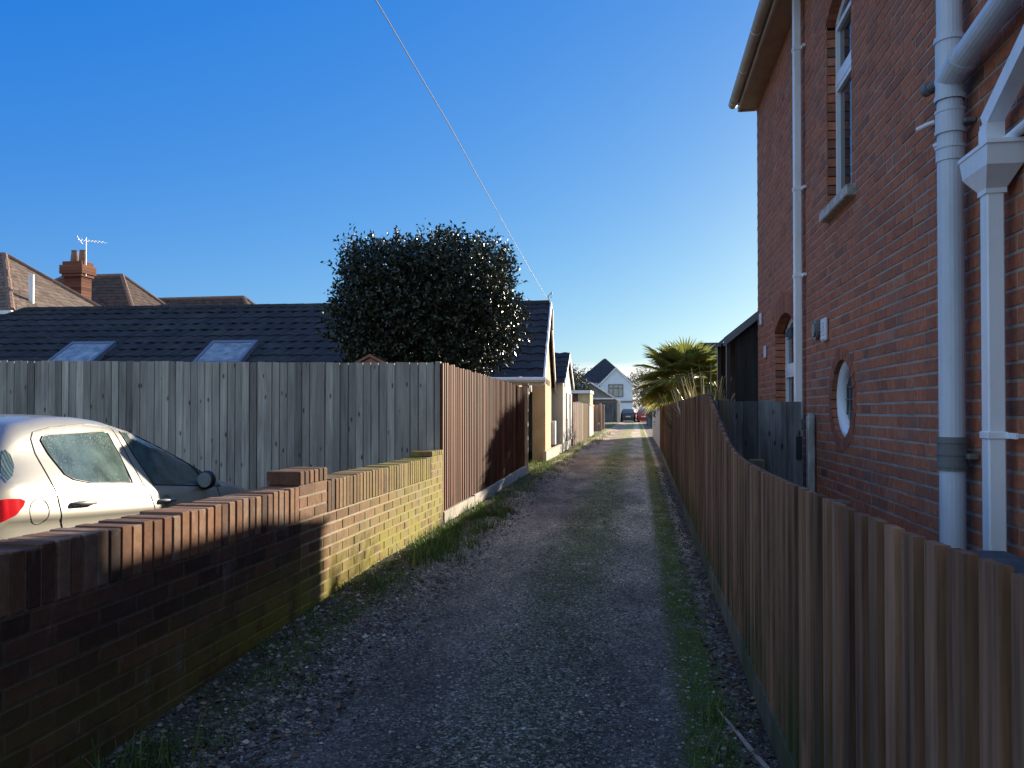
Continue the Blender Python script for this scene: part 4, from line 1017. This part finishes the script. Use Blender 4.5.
def simple_tree(name, label, c, rad, shoots, leaves, ls, mat, seed, trunk_h, group=None, box=.2, twigs=0):
    t = thing(name, label, 'tree', (c[0], c[1], 0), group=group); B = MB()
    bush(B, c, rad, shoots, leaves, ls, seed, box); B.build('crown', mat, t)
    B = MB(); p = Vector((c[0], c[1], 0)); r = .05 + .03 * trunk_h; B.tube([p, p + Vector((.05, 0, trunk_h * .5)), p + Vector((0, .1, c[2] + rad[2] * .5))], [r, r * .8, r * .25], 8)
    rr = random.Random(seed)
    for i in range(10 + twigs):
        s_ = p + Vector((0, 0, rr.uniform(.5, 1) * c[2])); d = rdir(rr); d.z = abs(d.z); l = rr.uniform(.5, 1.0)
        B.tube([s_, s_ + Vector((d.x * rad[0] * l * .6, d.y * rad[1] * l * .6, d.z * rad[2] * l * .5)), s_ + Vector((d.x * rad[0] * l, d.y * rad[1] * l, d.z * rad[2] * l))], [r * .35, r * .22, r * .06], 5)
    B.build('trunk', MT['bark'], t); return t
MT['leaf_brown'] = leafmat('brown winter foliage', [(0, (.05, .035, .02)), (.6, (.11, .075, .045)), (1, (.2, .14, .08))], .7, .1)
MT['leaf_far'] = leafmat('dull green foliage', [(0, (.03, .037, .02)), (.6, (.06, .07, .035)), (1, (.11, .11, .06))], .6, .1)
simple_tree('far_tree', 'dark rounded tree between the white gabled garage and the end house', (-6.4, 76, 3.2), (1.6, 1.6, 1.4), 900, 9, .16, MT['leaf_far'], 61, 2.2)
simple_tree('far_tree', 'dull green tree on the horizon left of the white end house', (-11.5, 120, 4.6), (5, 3, 2.6), 1300, 9, .34, MT['leaf_far'], 62, 3)
simple_tree('far_tree', 'brown bare-looking tree right of the white end house', (1.2, 112, 4.2), (2.6, 2, 2.7), 800, 9, .20, MT['leaf_brown'], 63, 3, twigs=30)
simple_tree('far_tree', 'brown winter tree behind the white van at the end of the lane', (4.6, 118, 3.6), (3.2, 2, 2.4), 800, 9, .20, MT['leaf_brown'], 64, 3, twigs=30)
simple_tree('far_tree', 'low green shrub below the palm beside the far pale wall', (1.35, 30, 1.6), (.7, 1.4, .9), 220, 9, .12, MT['leaf_far'], 65, .8)
# bare twigs showing over the bungalow ridge
for i, (px_, lab) in enumerate(((-16.35, 'cluster of bare sunlit twigs above the bungalow ridge, nearest the dark hipped house'), (-14.5, 'bare sunlit twigs above the bungalow ridge in front of the low dark ridge'))):
    B = MB(); rr = random.Random(i + 5); cy_ = 24
    c0 = Vector((px_, cy_, 0)); B.tube([c0, c0 + Vector((0, 0, 3.2))], [.06, .04], 6)
    for k in range(9):
        x = rr.uniform(-.8, .8); B.tube([c0 + Vector((0, 0, 2.6)), c0 + Vector((x * .6, rr.uniform(-.3, .3), 3.7)), c0 + Vector((x, rr.uniform(-.3, .3), rr.uniform(4.5, 4.95)))], [.03, .022, .010], 5)
    tag(B.build('bare_shrub', MT['bark_pale']), lab, 'shrub')

# ------------------------------------------------------------------ further down the lane, left side
g2 = thing('gabled_garage', 'small white rendered garage with a steep gable next to the tan bungalow', 'garage', (WX - 1.5, 23.2, .2))
ga0, ga1, gap, gev = 21.45, 24.2, 3.06, 2.2
gm = (ga0 + ga1) / 2
mb = MB(); mb.prism([(WX, ga0, 0), (WX, ga1, 0), (WX, ga1, gev), (WX, gm, gap - .03), (WX, ga0, gev)], (-4, 0, 0)); mb.build('wall', MT['render_white'], g2, fix=True)
mb = MB(); tiled(mb, (WX - 4.1, ga0 - .15, gev - .06), (WX + .08, ga0 - .15, gev - .06), (WX - 4.1, gm, gap + .03), (WX + .08, gm, gap + .03), .3, .3, .03, 71); tiled(mb, (WX + .08, ga1 + .15, gev - .06), (WX - 4.1, ga1 + .15, gev - .06), (WX + .08, gm, gap + .03), (WX - 4.1, gm, gap + .03), .3, .3, .03, 72); mb.build('roof', MT['tile_dark'], g2)
mb = MB()
for s_, yy in ((1, ga0 - .16), (-1, ga1 + .16)):
    mb.prism([(WX + .05, yy, gev - .17), (WX + .05, gm, gap - .09), (WX + .05, gm, gap + .03), (WX + .05, yy, gev - .04)], (.035, 0, 0))
mb.build('bargeboard', MT['white_paint'], g2, fix=True)
for yy in (22.35, 23.6):
    mb = MB(); mb.box((WX + .002, yy, .5), (WX + .03, yy + .5, 1.9)); f = mb.build('window', MT['flash'], g2)
def plain_fence(label, y0, y1, x, h, mat, post=True, name='board_fence'):
    t = thing(name, label, 'fence', (x, (y0 + y1) / 2, .2))
    boards((x, y0), (x, y1), (1, 0), lambda s: gbase(y0 + s) + h, lambda s: gbase(y0 + s), .12, .117, .02, int(y0), .006, .002, .01).build('face_boards', mat, t, fix=True)
    if post:
        B = MB(); B.cbox((x - .1, y1 - .05, 0), (x + .03, y1 + .05, h + .25), .006); B.build('post', MT['concrete'], t)
    return t
plain_fence('pinkish wooden fence panel just past the white gabled garage', 24.75, 27.4, WX, 1.46, MT['fence_pink'])
plain_fence('sunlit tan wooden fence panel in the middle of the left side of the lane', 27.5, 33.2, WX, 1.47, MT['fence_tan'])
t = thing('rendered_wall', 'short white rendered wall after the tan fence panel on the left', 'wall', (WX, 34.8, .2))
mb = MB(); mb.cbox((WX - .2, 33.3, 0), (WX + .02, 36.3, 1.6), .01); mb.build('wall', MT['render_white'], t); mb = MB(); mb.cbox((WX - .23, 33.28, 1.602), (WX + .05, 36.32, 1.66), .01); mb.build('coping', MT['concrete'], t)
t = thing('board_fence', 'dark board fence facing the camera between the white wall and the pinkish post', 'fence', (WX - .3, 43, .2))
boards((WX - 1.4, 43), (WX - .03, 43), (0, -1), lambda s: 1.72, lambda s: .15, .12, .117, .02, 5).build('face_boards', MT['fence_pink'], t, fix=True)
mb = MB(); mb.cbox((WX - .02, 42.95, 0), (WX + .1, 43.07, 1.8), .006); mb.build('post', MT['fence_pink'], t)
plain_fence('long pinkish fence far down the left side before the end garage', 43.2, 48.6, WX, 1.52, MT['fence_pink'])
t = thing('flat_garage', 'flat-roofed garage with a white fascia behind the far left fences', 'garage', (-3.1, 41.5, .2))
mb = MB(); mb.box((-4.3, 40.0, 0), (-3.02, 42.6, 2.28)); mb.build('wall', MT['brick_dark'], t)
mb = MB(); mb.box((-3.018, 39.96, 0), (-2.4, 42.6, 2.28)); mb.build('wall', MT['render_tan'], t)
mb = MB(); mb.box((-4.4, 39.8, 2.285), (-2.36, 42.7, 2.44)); mb.build('fascia', MT['white_paint'], t)

# garage and houses at the end
t = thing('pitched_garage', 'grey gabled garage with white bargeboards at the end of the lane', 'garage', (-5.1, 88, .1))
GX, GYe, GE, GA = -5.1, 85.3, 2.6, 4.62
mb = MB(); mb.prism([(GX - 3.0, GYe, 0), (GX + 3.0, GYe, 0), (GX + 3.0, GYe, GE), (GX, GYe, GA - .1), (GX - 3.0, GYe, GE)], (0, 6, 0)); mb.build('wall', surf('grey stone', (.2, .18, .15), (.32, .29, .25), 2, bscale=12), t, fix=True)
mb = MB(); mb.box((GX + .6, GYe - .06, .1), (GX + 2.85, GYe - .01, 2.3)); d_ = mb.build('garage_door', MT['gate'], t)
mb = MB(); mb.box((GX - .4, GYe - .05, .1), (GX + .5, GYe - .01, 2.5)); mb.build('brick_panel', MT['brick_dark'], t)
mb = MB(); tiled(mb, (GX + 3.2, GYe - .3, GE - .12), (GX + 3.2, GYe + 6.2, GE - .12), (GX, GYe - .3, GA + .02), (GX, GYe + 6.2, GA + .02), .3, .5, 0, 81); tiled(mb, (GX - 3.2, GYe + 6.2, GE - .12), (GX - 3.2, GYe - .3, GE - .12), (GX, GYe + 6.2, GA + .02), (GX, GYe - .3, GA + .02), .3, .5, 0, 82); mb.build('roof', MT['tile_far'], t)
mb = MB()
for s_ in (1, -1):
    mb.prism([(GX + s_ * 3.3, GYe - .36, GE - .30), (GX, GYe - .36, GA - .16), (GX, GYe - .36, GA + .02), (GX + s_ * 3.3, GYe - .36, GE - .12)], (0, .05, 0))
mb.box((GX + .3, GYe - .34, GE + .05), (GX + 2.6, GYe - .06, GE + .22)); mb.build('bargeboard', MT['white_paint'], t, fix=True)
mb = MB(); mb.cbox((GX + 2.98, GYe - .34, 0), (GX + 3.3, GYe - .05, GE - .15), .01); mb.build('corner_post', MT['render_white'], t)
t = thing('white_house', 'white weatherboarded house with a dark steep roof closing the end of the lane', 'house', (-3.5, 110, 0))
X0, X1, ya, xa = -5.0, -.65, 105.7, -2.8
mb = MB(); z = -.1; rows = []
zz = [i * .18 - .1 for i in range(42)]
for z in zz:
    if z > 7.1: break
    def hw(zq): return (X0, X1) if zq < 5.0 else (lerp(X0, xa, (zq - 5.0) / 2.15), lerp(X1, xa, (zq - 5.0) / 2.15))
    (a0, a1), (b0, b1) = hw(z), hw(min(7.15, z + .18))
    mb.face([(a0, ya - .03, z), (a1, ya - .03, z), (b1, ya, z + .18), (b0, ya, z + .18)], .5); mb.face([(a0, ya, z), (a1, ya, z), (a1, ya - .03, z), (a0, ya - .03, z)], .5)
mb.box((X0, ya + .01, -.1), (X1, 112, 5.0)); mb.box((-8.3, 109, -.1), (-.9, 117, 5.4)); mb.build('wall', MT['cladding'], t)
mb = MB()
tiled(mb, (X0 - .2, 113, 4.85), (X0 - .2, ya - .15, 4.85), (xa, 113, 7.3), (xa, ya - .15, 7.3), .35, .6, 0, 91); tiled(mb, (X1 + .2, ya - .15, 4.85), (X1 + .2, 113, 4.85), (xa, ya - .15, 7.3), (xa, 113, 7.3), .35, .6, 0, 92)
tiled(mb, (-8.6, 108.7, 5.4), (-.6, 108.7, 5.4), (-4.75, 112.8, 9.0), (-4.5, 112.8, 9.0), .35, .6, 0, 93); tiled(mb, (-.6, 108.7, 5.4), (-.6, 117.2, 5.4), (-4.5, 112.8, 9.0), (-4.5, 112.9, 9.0), .35, .6, 0, 94)
tiled(mb, (-8.6, 117.2, 5.4), (-8.6, 108.7, 5.4), (-4.75, 112.9, 9.0), (-4.75, 112.8, 9.0), .35, .6, 0, 95); tiled(mb, (-.6, 117.2, 5.4), (-8.6, 117.2, 5.4), (-4.5, 112.9, 9.0), (-4.75, 112.9, 9.0), .35, .6, 0, 96)
mb.build('roof', MT['tile_far'], t)
mb = MB()
for (xx, s_) in ((X0 - .25, 1), (X1 + .25, -1)):
    mb.prism([(xx, ya - .2, 4.68), (xa, ya - .2, 7.12), (xa, ya - .2, 7.36), (xx, ya - .2, 4.9)], (0, .05, 0))
mb.build('bargeboard', MT['white_paint'], t, fix=True)
mb = MB(); mb.box((-3.8, ya - .07, 3.35), (-1.9, ya - .035, 4.95)); f = mb.build('window', MT['skylight'], t)
mb = MB()
for x in (-3.86, -3.25, -2.58, -1.96): mb.box((x, ya - .1, 3.35), (x + .12, ya - .072, 4.95))
for z in (3.28, 4.4, 4.9): mb.box((-3.86, ya - .104, z), (-1.84, ya - .074, z + .12))
mb.build('frame', MT['grey_rubber'], f)
mb = MB(); mb.box((X0 - .02, ya - .09, 2.5), (X1 + .02, ya - .035, 2.76)); mb.build('band_course', MT['flash'], t)
t = thing('far_house', 'brown brick house partly hidden behind the palm and bare trees at the lane end', 'house', (5, 128, 0))
hip_house(t, .5, 124, 13, 132, 4.2, (4, 128), (10, 128), 6.6, MT['tile_far'], MT['brick_dark'], MT['tile_far'], 101)
t = thing('far_house', 'house with a dark hipped roof behind the palm, right of the lane', 'house', (8, 77, 0))
hip_house(t, 2.6, 72.5, 12.2, 81.5, 5.2, (6.2, 77), (8.4, 77), 7.9, MT['tile_far'], MT['render_white'], MT['tile_far'], 111)

# right side beyond the board fence
t = thing('rendered_wall', 'pale cream wall continuing the right side of the lane past the board fence', 'wall', (.74, 30, .2))
mb = MB(); mb.cbox((.70, 22.75, 0), (.84, 36, 1.45), .01); mb.build('wall', MT['render_white'], t); mb = MB(); mb.cbox((.68, 22.7, 1.452), (.87, 36.05, 1.5), .008); mb.build('coping', MT['concrete'], t)
mb = MB(); mb.cbox((.64, 22.46, 0), (.76, 22.58, 1.5), .008); tag(mb.build('concrete_post', MT['concrete']), 'pale concrete post at the far end of the dark right fence', 'post')
t = thing('dark_gate', 'dark blue-grey boarded gate beside the parked cars at the lane end', 'gate', (1.2, 62, .2))
boards((.75, 62), (1.75, 62), (0, -1), lambda s: 1.5, lambda s: .1, .12, .118, .03, 3).build('board_panel', MT['gate'], t, fix=True)

# overhead wire
mb = MB(); pts = []
for i in range(61):
    f = i / 60; g_ = 42.2 * f; pts.append((lerp(-2.08, -1.9, min(1, f * 4)), 18.2 - g_, 4.0 + .018 * g_ + .0011 * g_ * g_))
mb.tube(pts, .0046, 6); tag(mb.build('overhead_wire', plain('pale cable', (.30, .30, .30), .6)), 'thin pale telephone wire crossing the sky to the bungalow gable', 'wire')
mb = MB(); mb.tube([(-2.08, 18.2, 3.9), (-2.08, 18.2, 4.12)], .02, 6); mb.tube([(-2.08, 18.2, 4.1), (-1.98, 18.15, 4.2), (-2.0, 18.1, 4.05)], .012, 6); mb.build('wire_bracket', MT['metal'], bg)

# ------------------------------------------------------------------ cars
ZC = [(0, .78), (.12, .95), (.28, 1.14), (.45, 1.35), (.6, 1.435), (.9, 1.485), (1.2, 1.495), (1.5, 1.475), (1.8, 1.415), (2.16, 1.31), (2.66, 1.13), (2.94, 1.015), (3.35, .95), (3.8, .87), (4.05, .76), (4.2, .6)]
ZR = [(0, .80), (.12, .97), (.28, 1.18), (.45, 1.40), (.6, 1.485), (.9, 1.525), (1.2, 1.54), (1.5, 1.525), (1.8, 1.49), (2.16, 1.41), (2.66, 1.25), (2.94, 1.13), (3.2, 1.02), (3.35, .995), (3.8, .92), (4.05, .81), (4.2, .63)]
WB = [(0, .66), (.1, .76), (.3, .83), (.6, .86), (1, .87), (2.8, .87), (3.3, .86), (3.7, .82), (3.95, .74), (4.1, .64), (4.2, .5)]
WR = [(0, .62), (.12, .70), (.28, .70), (.45, .66), (.6, .63), (.9, .61), (1.5, .61), (1.8, .615), (2.16, .64), (2.66, .71), (2.94, .755), (3.35, .75), (3.8, .70), (4.05, .58), (4.2, .45)]
def sm(tab, t): return (table(tab, t - .05) + 2 * table(tab, t) + table(tab, t + .05)) / 4
def csec(t):
    zc, zr, wb, wr = sm(ZC, t), sm(ZR, t), sm(WB, t), sm(WR, t); zb = min(1.115 - .056 * t, zc - .045); z0 = .2
    P = [(wb * .90, z0), (wb * .975, lerp(z0, zb, .25)), (wb * .985, lerp(z0, zb, .52)), (wb * .986, lerp(z0, zb, .74)), (wb * 1.003, lerp(z0, zb, .80)), (wb * .994, lerp(z0, zb, .88)), (wb * .965, zb), (lerp(wb * .955, wr, .55), lerp(zb, zc, .55)), (wr, zc), (wr * .80, lerp(zc, zr, .62)), (wr * .42, lerp(zc, zr, .93)), (0, zr)]
    out = []
    for i in range(len(P) - 1):
        p0_, p1_, p2, p3 = P[max(0, i - 1)], P[i], P[i + 1], P[min(len(P) - 1, i + 2)]
        for k in range(4):
            f = k / 4; out.append(tuple(.5 * ((2 * b) + (c - a_) * f + (2 * a_ - 5 * b + 4 * c - d) * f * f + (-a_ + 3 * b - 3 * c + d) * f ** 3) for a_, b, c, d in zip(p0_, p1_, p2, p3)))
    out.append(P[-1]); return out
_cs = {}
def half(t, z):
    k = round(t * 50)
    if k not in _cs: _cs[k] = csec(k / 50)
    s_ = _cs[k]
    for (wa, za), (wb_, zb) in zip(s_, s_[1:]):
        if za <= z <= zb: return lerp(wa, wb_, (z - za) / max(1e-6, zb - za))
    return s_[0][0] if z < s_[0][1] else s_[-1][0]
def inter(poly, t):
    zs = []
    for (a_, b_) in zip(poly, poly[1:] + poly[:1]):
        if (a_[0] <= t <= b_[0]) or (b_[0] <= t <= a_[0]):
            if abs(a_[0] - b_[0]) < 1e-6: zs += [a_[1], b_[1]]
            else: zs.append(lerp(a_[1], b_[1], (t - a_[0]) / (b_[0] - a_[0])))
    return min(zs), max(zs)
def patch(B, poly, s, off, nt=24, nz_=6):
    t0, t1 = min(p[0] for p in poly) + 1e-4, max(p[0] for p in poly) - 1e-4; rows = []
    for i in range(nt + 1):
        t = lerp(t0, t1, i / nt); za, zb = inter(poly, t)
        rows.append([(s * (half(t, lerp(za, zb, k / nz_)) + off), t, lerp(za, zb, k / nz_)) for k in range(nz_ + 1)])
    if s > 0: rows = [r[::-1] for r in rows]
    B.grid([r[::-1] for r in rows] if True else rows)
def line(B, pts, s, r=.004, off=.0, n=6, sub=5):
    P = []
    for a_, b_ in zip(pts, pts[1:]):
        for k in range(sub): P.append((lerp(a_[0], b_[0], k / sub), lerp(a_[1], b_[1], k / sub)))
    P.append(pts[-1]); B.tube([(s * (half(t, z) + off), t, z) for t, z in P], r, n)
RWIN = [(.77, 1.36), (.80, 1.385), (.86, 1.395), (1.47, 1.425), (1.51, 1.415), (1.555, 1.26), (1.545, 1.06), (1.05, 1.085), (.90, 1.115), (.84, 1.15), (.79, 1.27)]
FWIN = [(1.70, 1.425), (1.9, 1.415), (2.08, 1.385), (2.43, 1.25), (2.67, 1.13), (2.92, .985), (2.92, .955), (1.82, 1.03), (1.77, 1.2)]
QWIN = [(.34, 1.12), (.42, 1.16), (.47, 1.22), (.475, 1.28), (.45, 1.31), (.41, 1.27)]
LAMP = [(.12, .93), (.18, 1.02), (.30, 1.035), (.40, 1.03), (.435, 1.015), (.425, .99), (.36, .94), (.26, .905), (.14, .86)]
def car(label, loc, rz, paintm, pitch=0, size=1, group=None):
    root = thing('parked_car', label, 'car', loc, rz - math.pi / 2, group)
    root.rotation_euler = (pitch, 0, rz - math.pi / 2); root.scale = (size, size, size)
    T = [0, .03, .07] + [i * .08 for i in range(2, 50)] + [4.0, 4.07, 4.13, 4.17, 4.2]
    B = MB(); rows = []
    for t in T:
        s_ = csec(t); rows.append([(w, t, z) for w, z in s_] + [(-w, t, z) for w, z in s_[-2::-1]])
    B.grid(rows, .5); B.face(rows[0]); B.face(rows[-1][::-1])
    B.grid([[r[0] for r in rows], [r[-1] for r in rows]])
    bd = B.build('body', paintm, root, smooth=True, local=True, fix=True)
    ex = bd.modifiers.new('edges', 'EDGE_SPLIT'); ex.split_angle = R(50)
    for s in (1, -1):
        for poly in (RWIN, FWIN, QWIN):
            B = MB(); patch(B, poly, s, .004); B.build('side_window', MT['carglass'], root, smooth=True, local=True)
        B = MB()
        for poly in (RWIN, FWIN):
            line(B, poly + poly[:1], s, .005, .003)
        line(B, [(2.62, 1.15), (2.74, .97)], s, .012, .002)
        B.build('window_trim', MT['black'], root, smooth=True, local=True)
        B = MB(); line(B, [(.80, .70), (.72, .90), (.685, 1.1), (.675, 1.28), (.69, 1.37), (.73, 1.41), (.91, 1.445), (1.3, 1.475), (1.6, 1.465), (1.66, 1.28), (1.675, 1.05), (1.74, .94), (1.80, .78), (1.81, .55)], s, .004, .0005)
        B.build('shut_line', MT['black'], root, smooth=True, local=True); B = MB()
        line(B, [(1.6, 1.465), (1.85, 1.425), (2.16, 1.335)], s, .0035, .0005); B.build('shut_line', MT['black'], root, smooth=True, local=True); B = MB(); line(B, [(2.84, .96), (2.89, .80), (2.88, .5)], s, .004, .0005)
        B.build('shut_line', MT['black'], root, smooth=True, local=True); B = MB()
        line(B, [(.25, .83), (.34, .74), (.40, .68)], s, .004, .0005)
        B.build('shut_line', MT['black'], root, smooth=True, local=True)
        B = MB(); patch(B, LAMP, s, .006, 20, 5); B.build('rear_lamp', MT['lamp_red'], root, smooth=True, local=True)
        for (t, z) in ((.94, .965), (1.95, .905)):
            B = MB(); h = half(t, z); B.tube([(s * (h + .004), t - .12, z), (s * (h + .03), t - .09, z + .002), (s * (h + .032), t + .07, z - .004), (s * (h + .004), t + .11, z - .008)], [.012, .014, .014, .010], 10)
            hd = B.build('door_handle', paintm, root, smooth=True, local=True)
            B = MB(); patch(B, [(t - .06 + .06 * (1 - math.cos(q)), z + .042 * math.sin(q)) for q in [2 * math.pi * k / 20 for k in range(20)]], s, .002, 14, 3); B.build('recess', MT['grey_rubber'], hd, smooth=True, local=True)
        # mirror
        B = MB(); c = Vector((s * (half(2.70, 1.0) + .085), 2.55, 1.03)); rows = []
        for i in range(9):
            f = i / 8; r = math.sin(math.pi * min(.96, .18 + f * .78)) ** .6; rows.append([c + Vector((s * .078 * r * math.cos(q), -.05 + f * .10, .08 * r * math.sin(q))) for q in [2 * math.pi * k / 14 for k in range(14)]])
        B.grid(rows, .5, True); B.face(rows[0][::-1]); B.face(rows[-1]); B.tube([c + Vector((-s * .02, .03, -.06)), (s * (half(2.75, .98) - .01), 2.68, .965)], .028, 8)
        mr = B.build('mirror', MT['black'], root, smooth=True, local=True, fix=True)
        B = MB(); B.face([c + Vector((s * .06 * math.cos(q), -.054, .062 * math.sin(q))) for q in [2 * math.pi * k / 18 for k in range(18)]]); B.build('mirror_glass', MT['skylight'], mr, local=True)
        if s > 0:
            B = MB(); line(B, [(.54 + .075 * math.cos(q), .945 + .075 * math.sin(q)) for q in [2 * math.pi * k / 24 for k in range(25)]], s, .003, -.0005, sub=1); B.build('fuel_flap', MT['black'], root, local=True)
        for tw in (.80, 3.38):
            B = MB(); rows = []
            for k in range(25):
                q = math.pi * k / 24; rows.append([(s * (half(tw + r * math.cos(q), max(.21, .31 + r * math.sin(q))) + o_), tw + r * math.cos(q), .31 + r * math.sin(q)) for r, o_ in ((.385, .004), (.42, .022), (.455, .003))])
            B.grid(rows); B.build('arch_lip', paintm, root, smooth=True, local=True, fix=True)
            B = MB(); h = .86; B.tube([(s * (h - .19), tw, .31), (s * (h - .02), tw, .31), (s * h, tw, .31)], [.31, .31, .29], 28); wh = B.build('wheel', MT['tyre'], root, local=True)
            B = MB(); B.tube([(s * (h - .03), tw, .31), (s * (h + .006), tw, .31)], .2, 24)
            for k in range(5):
                q = 2 * math.pi * k / 5; B.tube([(s * (h + .008), tw, .31), (s * (h + .012), tw + .19 * math.cos(q), .31 + .19 * math.sin(q))], .02, 6)
            B.build('rim', MT['metal'], wh, local=True)
            B = MB(); B.prism([(s * (h - .13), tw + .37 * math.cos(math.pi * k / 16), .25 + .40 * math.sin(math.pi * k / 16)) for k in range(17)], (s * .145, 0, 0)); B.build('wheel_arch', MT['black'], root, local=True, fix=True)
    # screens, bumpers and plate
    def cross(t0, t1, wf, off, n=10):
        rows = []
        for i in range(n + 1):
            t = lerp(t0, t1, i / n); s_ = csec(t); wr = sm(WR, t); zr = sm(ZR, t); zc = sm(ZC, t)
            rows.append([(x * wr * wf, t, None) for x in (-1, -.75, -.5, -.25, 0, .25, .5, .75, 1)])
            for k, (x, t_, _) in enumerate(rows[-1]):
                best = zr
                for (wa, za), (wb_, zb) in zip(s_, s_[1:]):
                    if wb_ <= abs(x) <= wa and za > .5: best = lerp(zb, za, (abs(x) - wb_) / max(1e-6, wa - wb_))
                rows[-1][k] = (x, t_, best + off)
        return rows
    B = MB(); B.grid(cross(2.0, 3.02, .90, .008)); B.build('windscreen', MT['carglass'], root, smooth=True, local=True, fix=True)
    B = MB(); B.grid(cross(.19, .46, .86, .010)); B.build('rear_screen', MT['carglass'], root, smooth=True, local=True, fix=True)
    B = MB(); B.cbox((-.66, -.05, .36), (.66, .05, .58), .03); B.build('bumper', paintm, root, local=True)
    B = MB(); B.cbox((-.26, -.02, .62), (.26, -.004, .73), .003); B.build('number_plate', MT['plate'], root, local=True)
    B = MB(); B.cbox((-.5, 4.1, .3), (.5, 4.26, .55), .04); B.build('bumper', paintm, root, local=True)
    return root
ang = R(95); car('silver hatchback parked behind the left brick wall, its rear half in sunlight', (-3.27 - .832 * math.sin(ang), 3.32 + .832 * math.cos(ang), -.085), ang, MT['paint_silver'], R(-2.2), .962)
car('dark blue hatchback parked at the end of the lane beside the garage post', (-1.0, 89.0, .07), R(90), MT['paint_navy'])
car('red hatchback parked at the end of the lane, right of the dark blue car', (.75, 88.6, .07), R(86), MT['paint_red'])
v = thing('white_van', 'white van at the end of the lane behind the red car', 'van', (1.1, 98, .05))
mb = MB(); prof = [(-.92, .35), (.92, .35), (.95, 1.0), (.88, 1.75), (.76, 1.95), (-.76, 1.95), (-.88, 1.75), (-.95, 1.0)]
mb.prism([(1.1 + x, 97.5, z) for x, z in prof], (0, 3.4, 0)); mb.prism([(1.1 + x * .96, 100.9, z if z < 1.2 else 1.2) for x, z in prof], (0, 1.0, 0)); mb.build('body', plain('white van paint', (.75, .76, .78), .3), v, fix=True)
for x0 in (-.78, .06):
    mb = MB(); mb.cbox((1.1 + x0, 97.47, 1.15), (1.1 + x0 + .72, 97.5 - .002, 1.7), .01); mb.build('rear_window', MT['carglass'], v)
for x0 in (-.93, .80):
    mb = MB(); mb.cbox((1.1 + x0, 97.46, .85), (1.1 + x0 + .13, 97.5 - .002, 1.35), .01); mb.build('rear_lamp', MT['lamp_red'], v)
for yy in (98.3, 101.0):
    for x0 in (-.95, .75):
        mb = MB(); mb.tube([(1.1 + x0, yy, .37), (1.1 + x0 + .2, yy, .37)], .32, 20); mb.build('wheel', MT['tyre'], v)
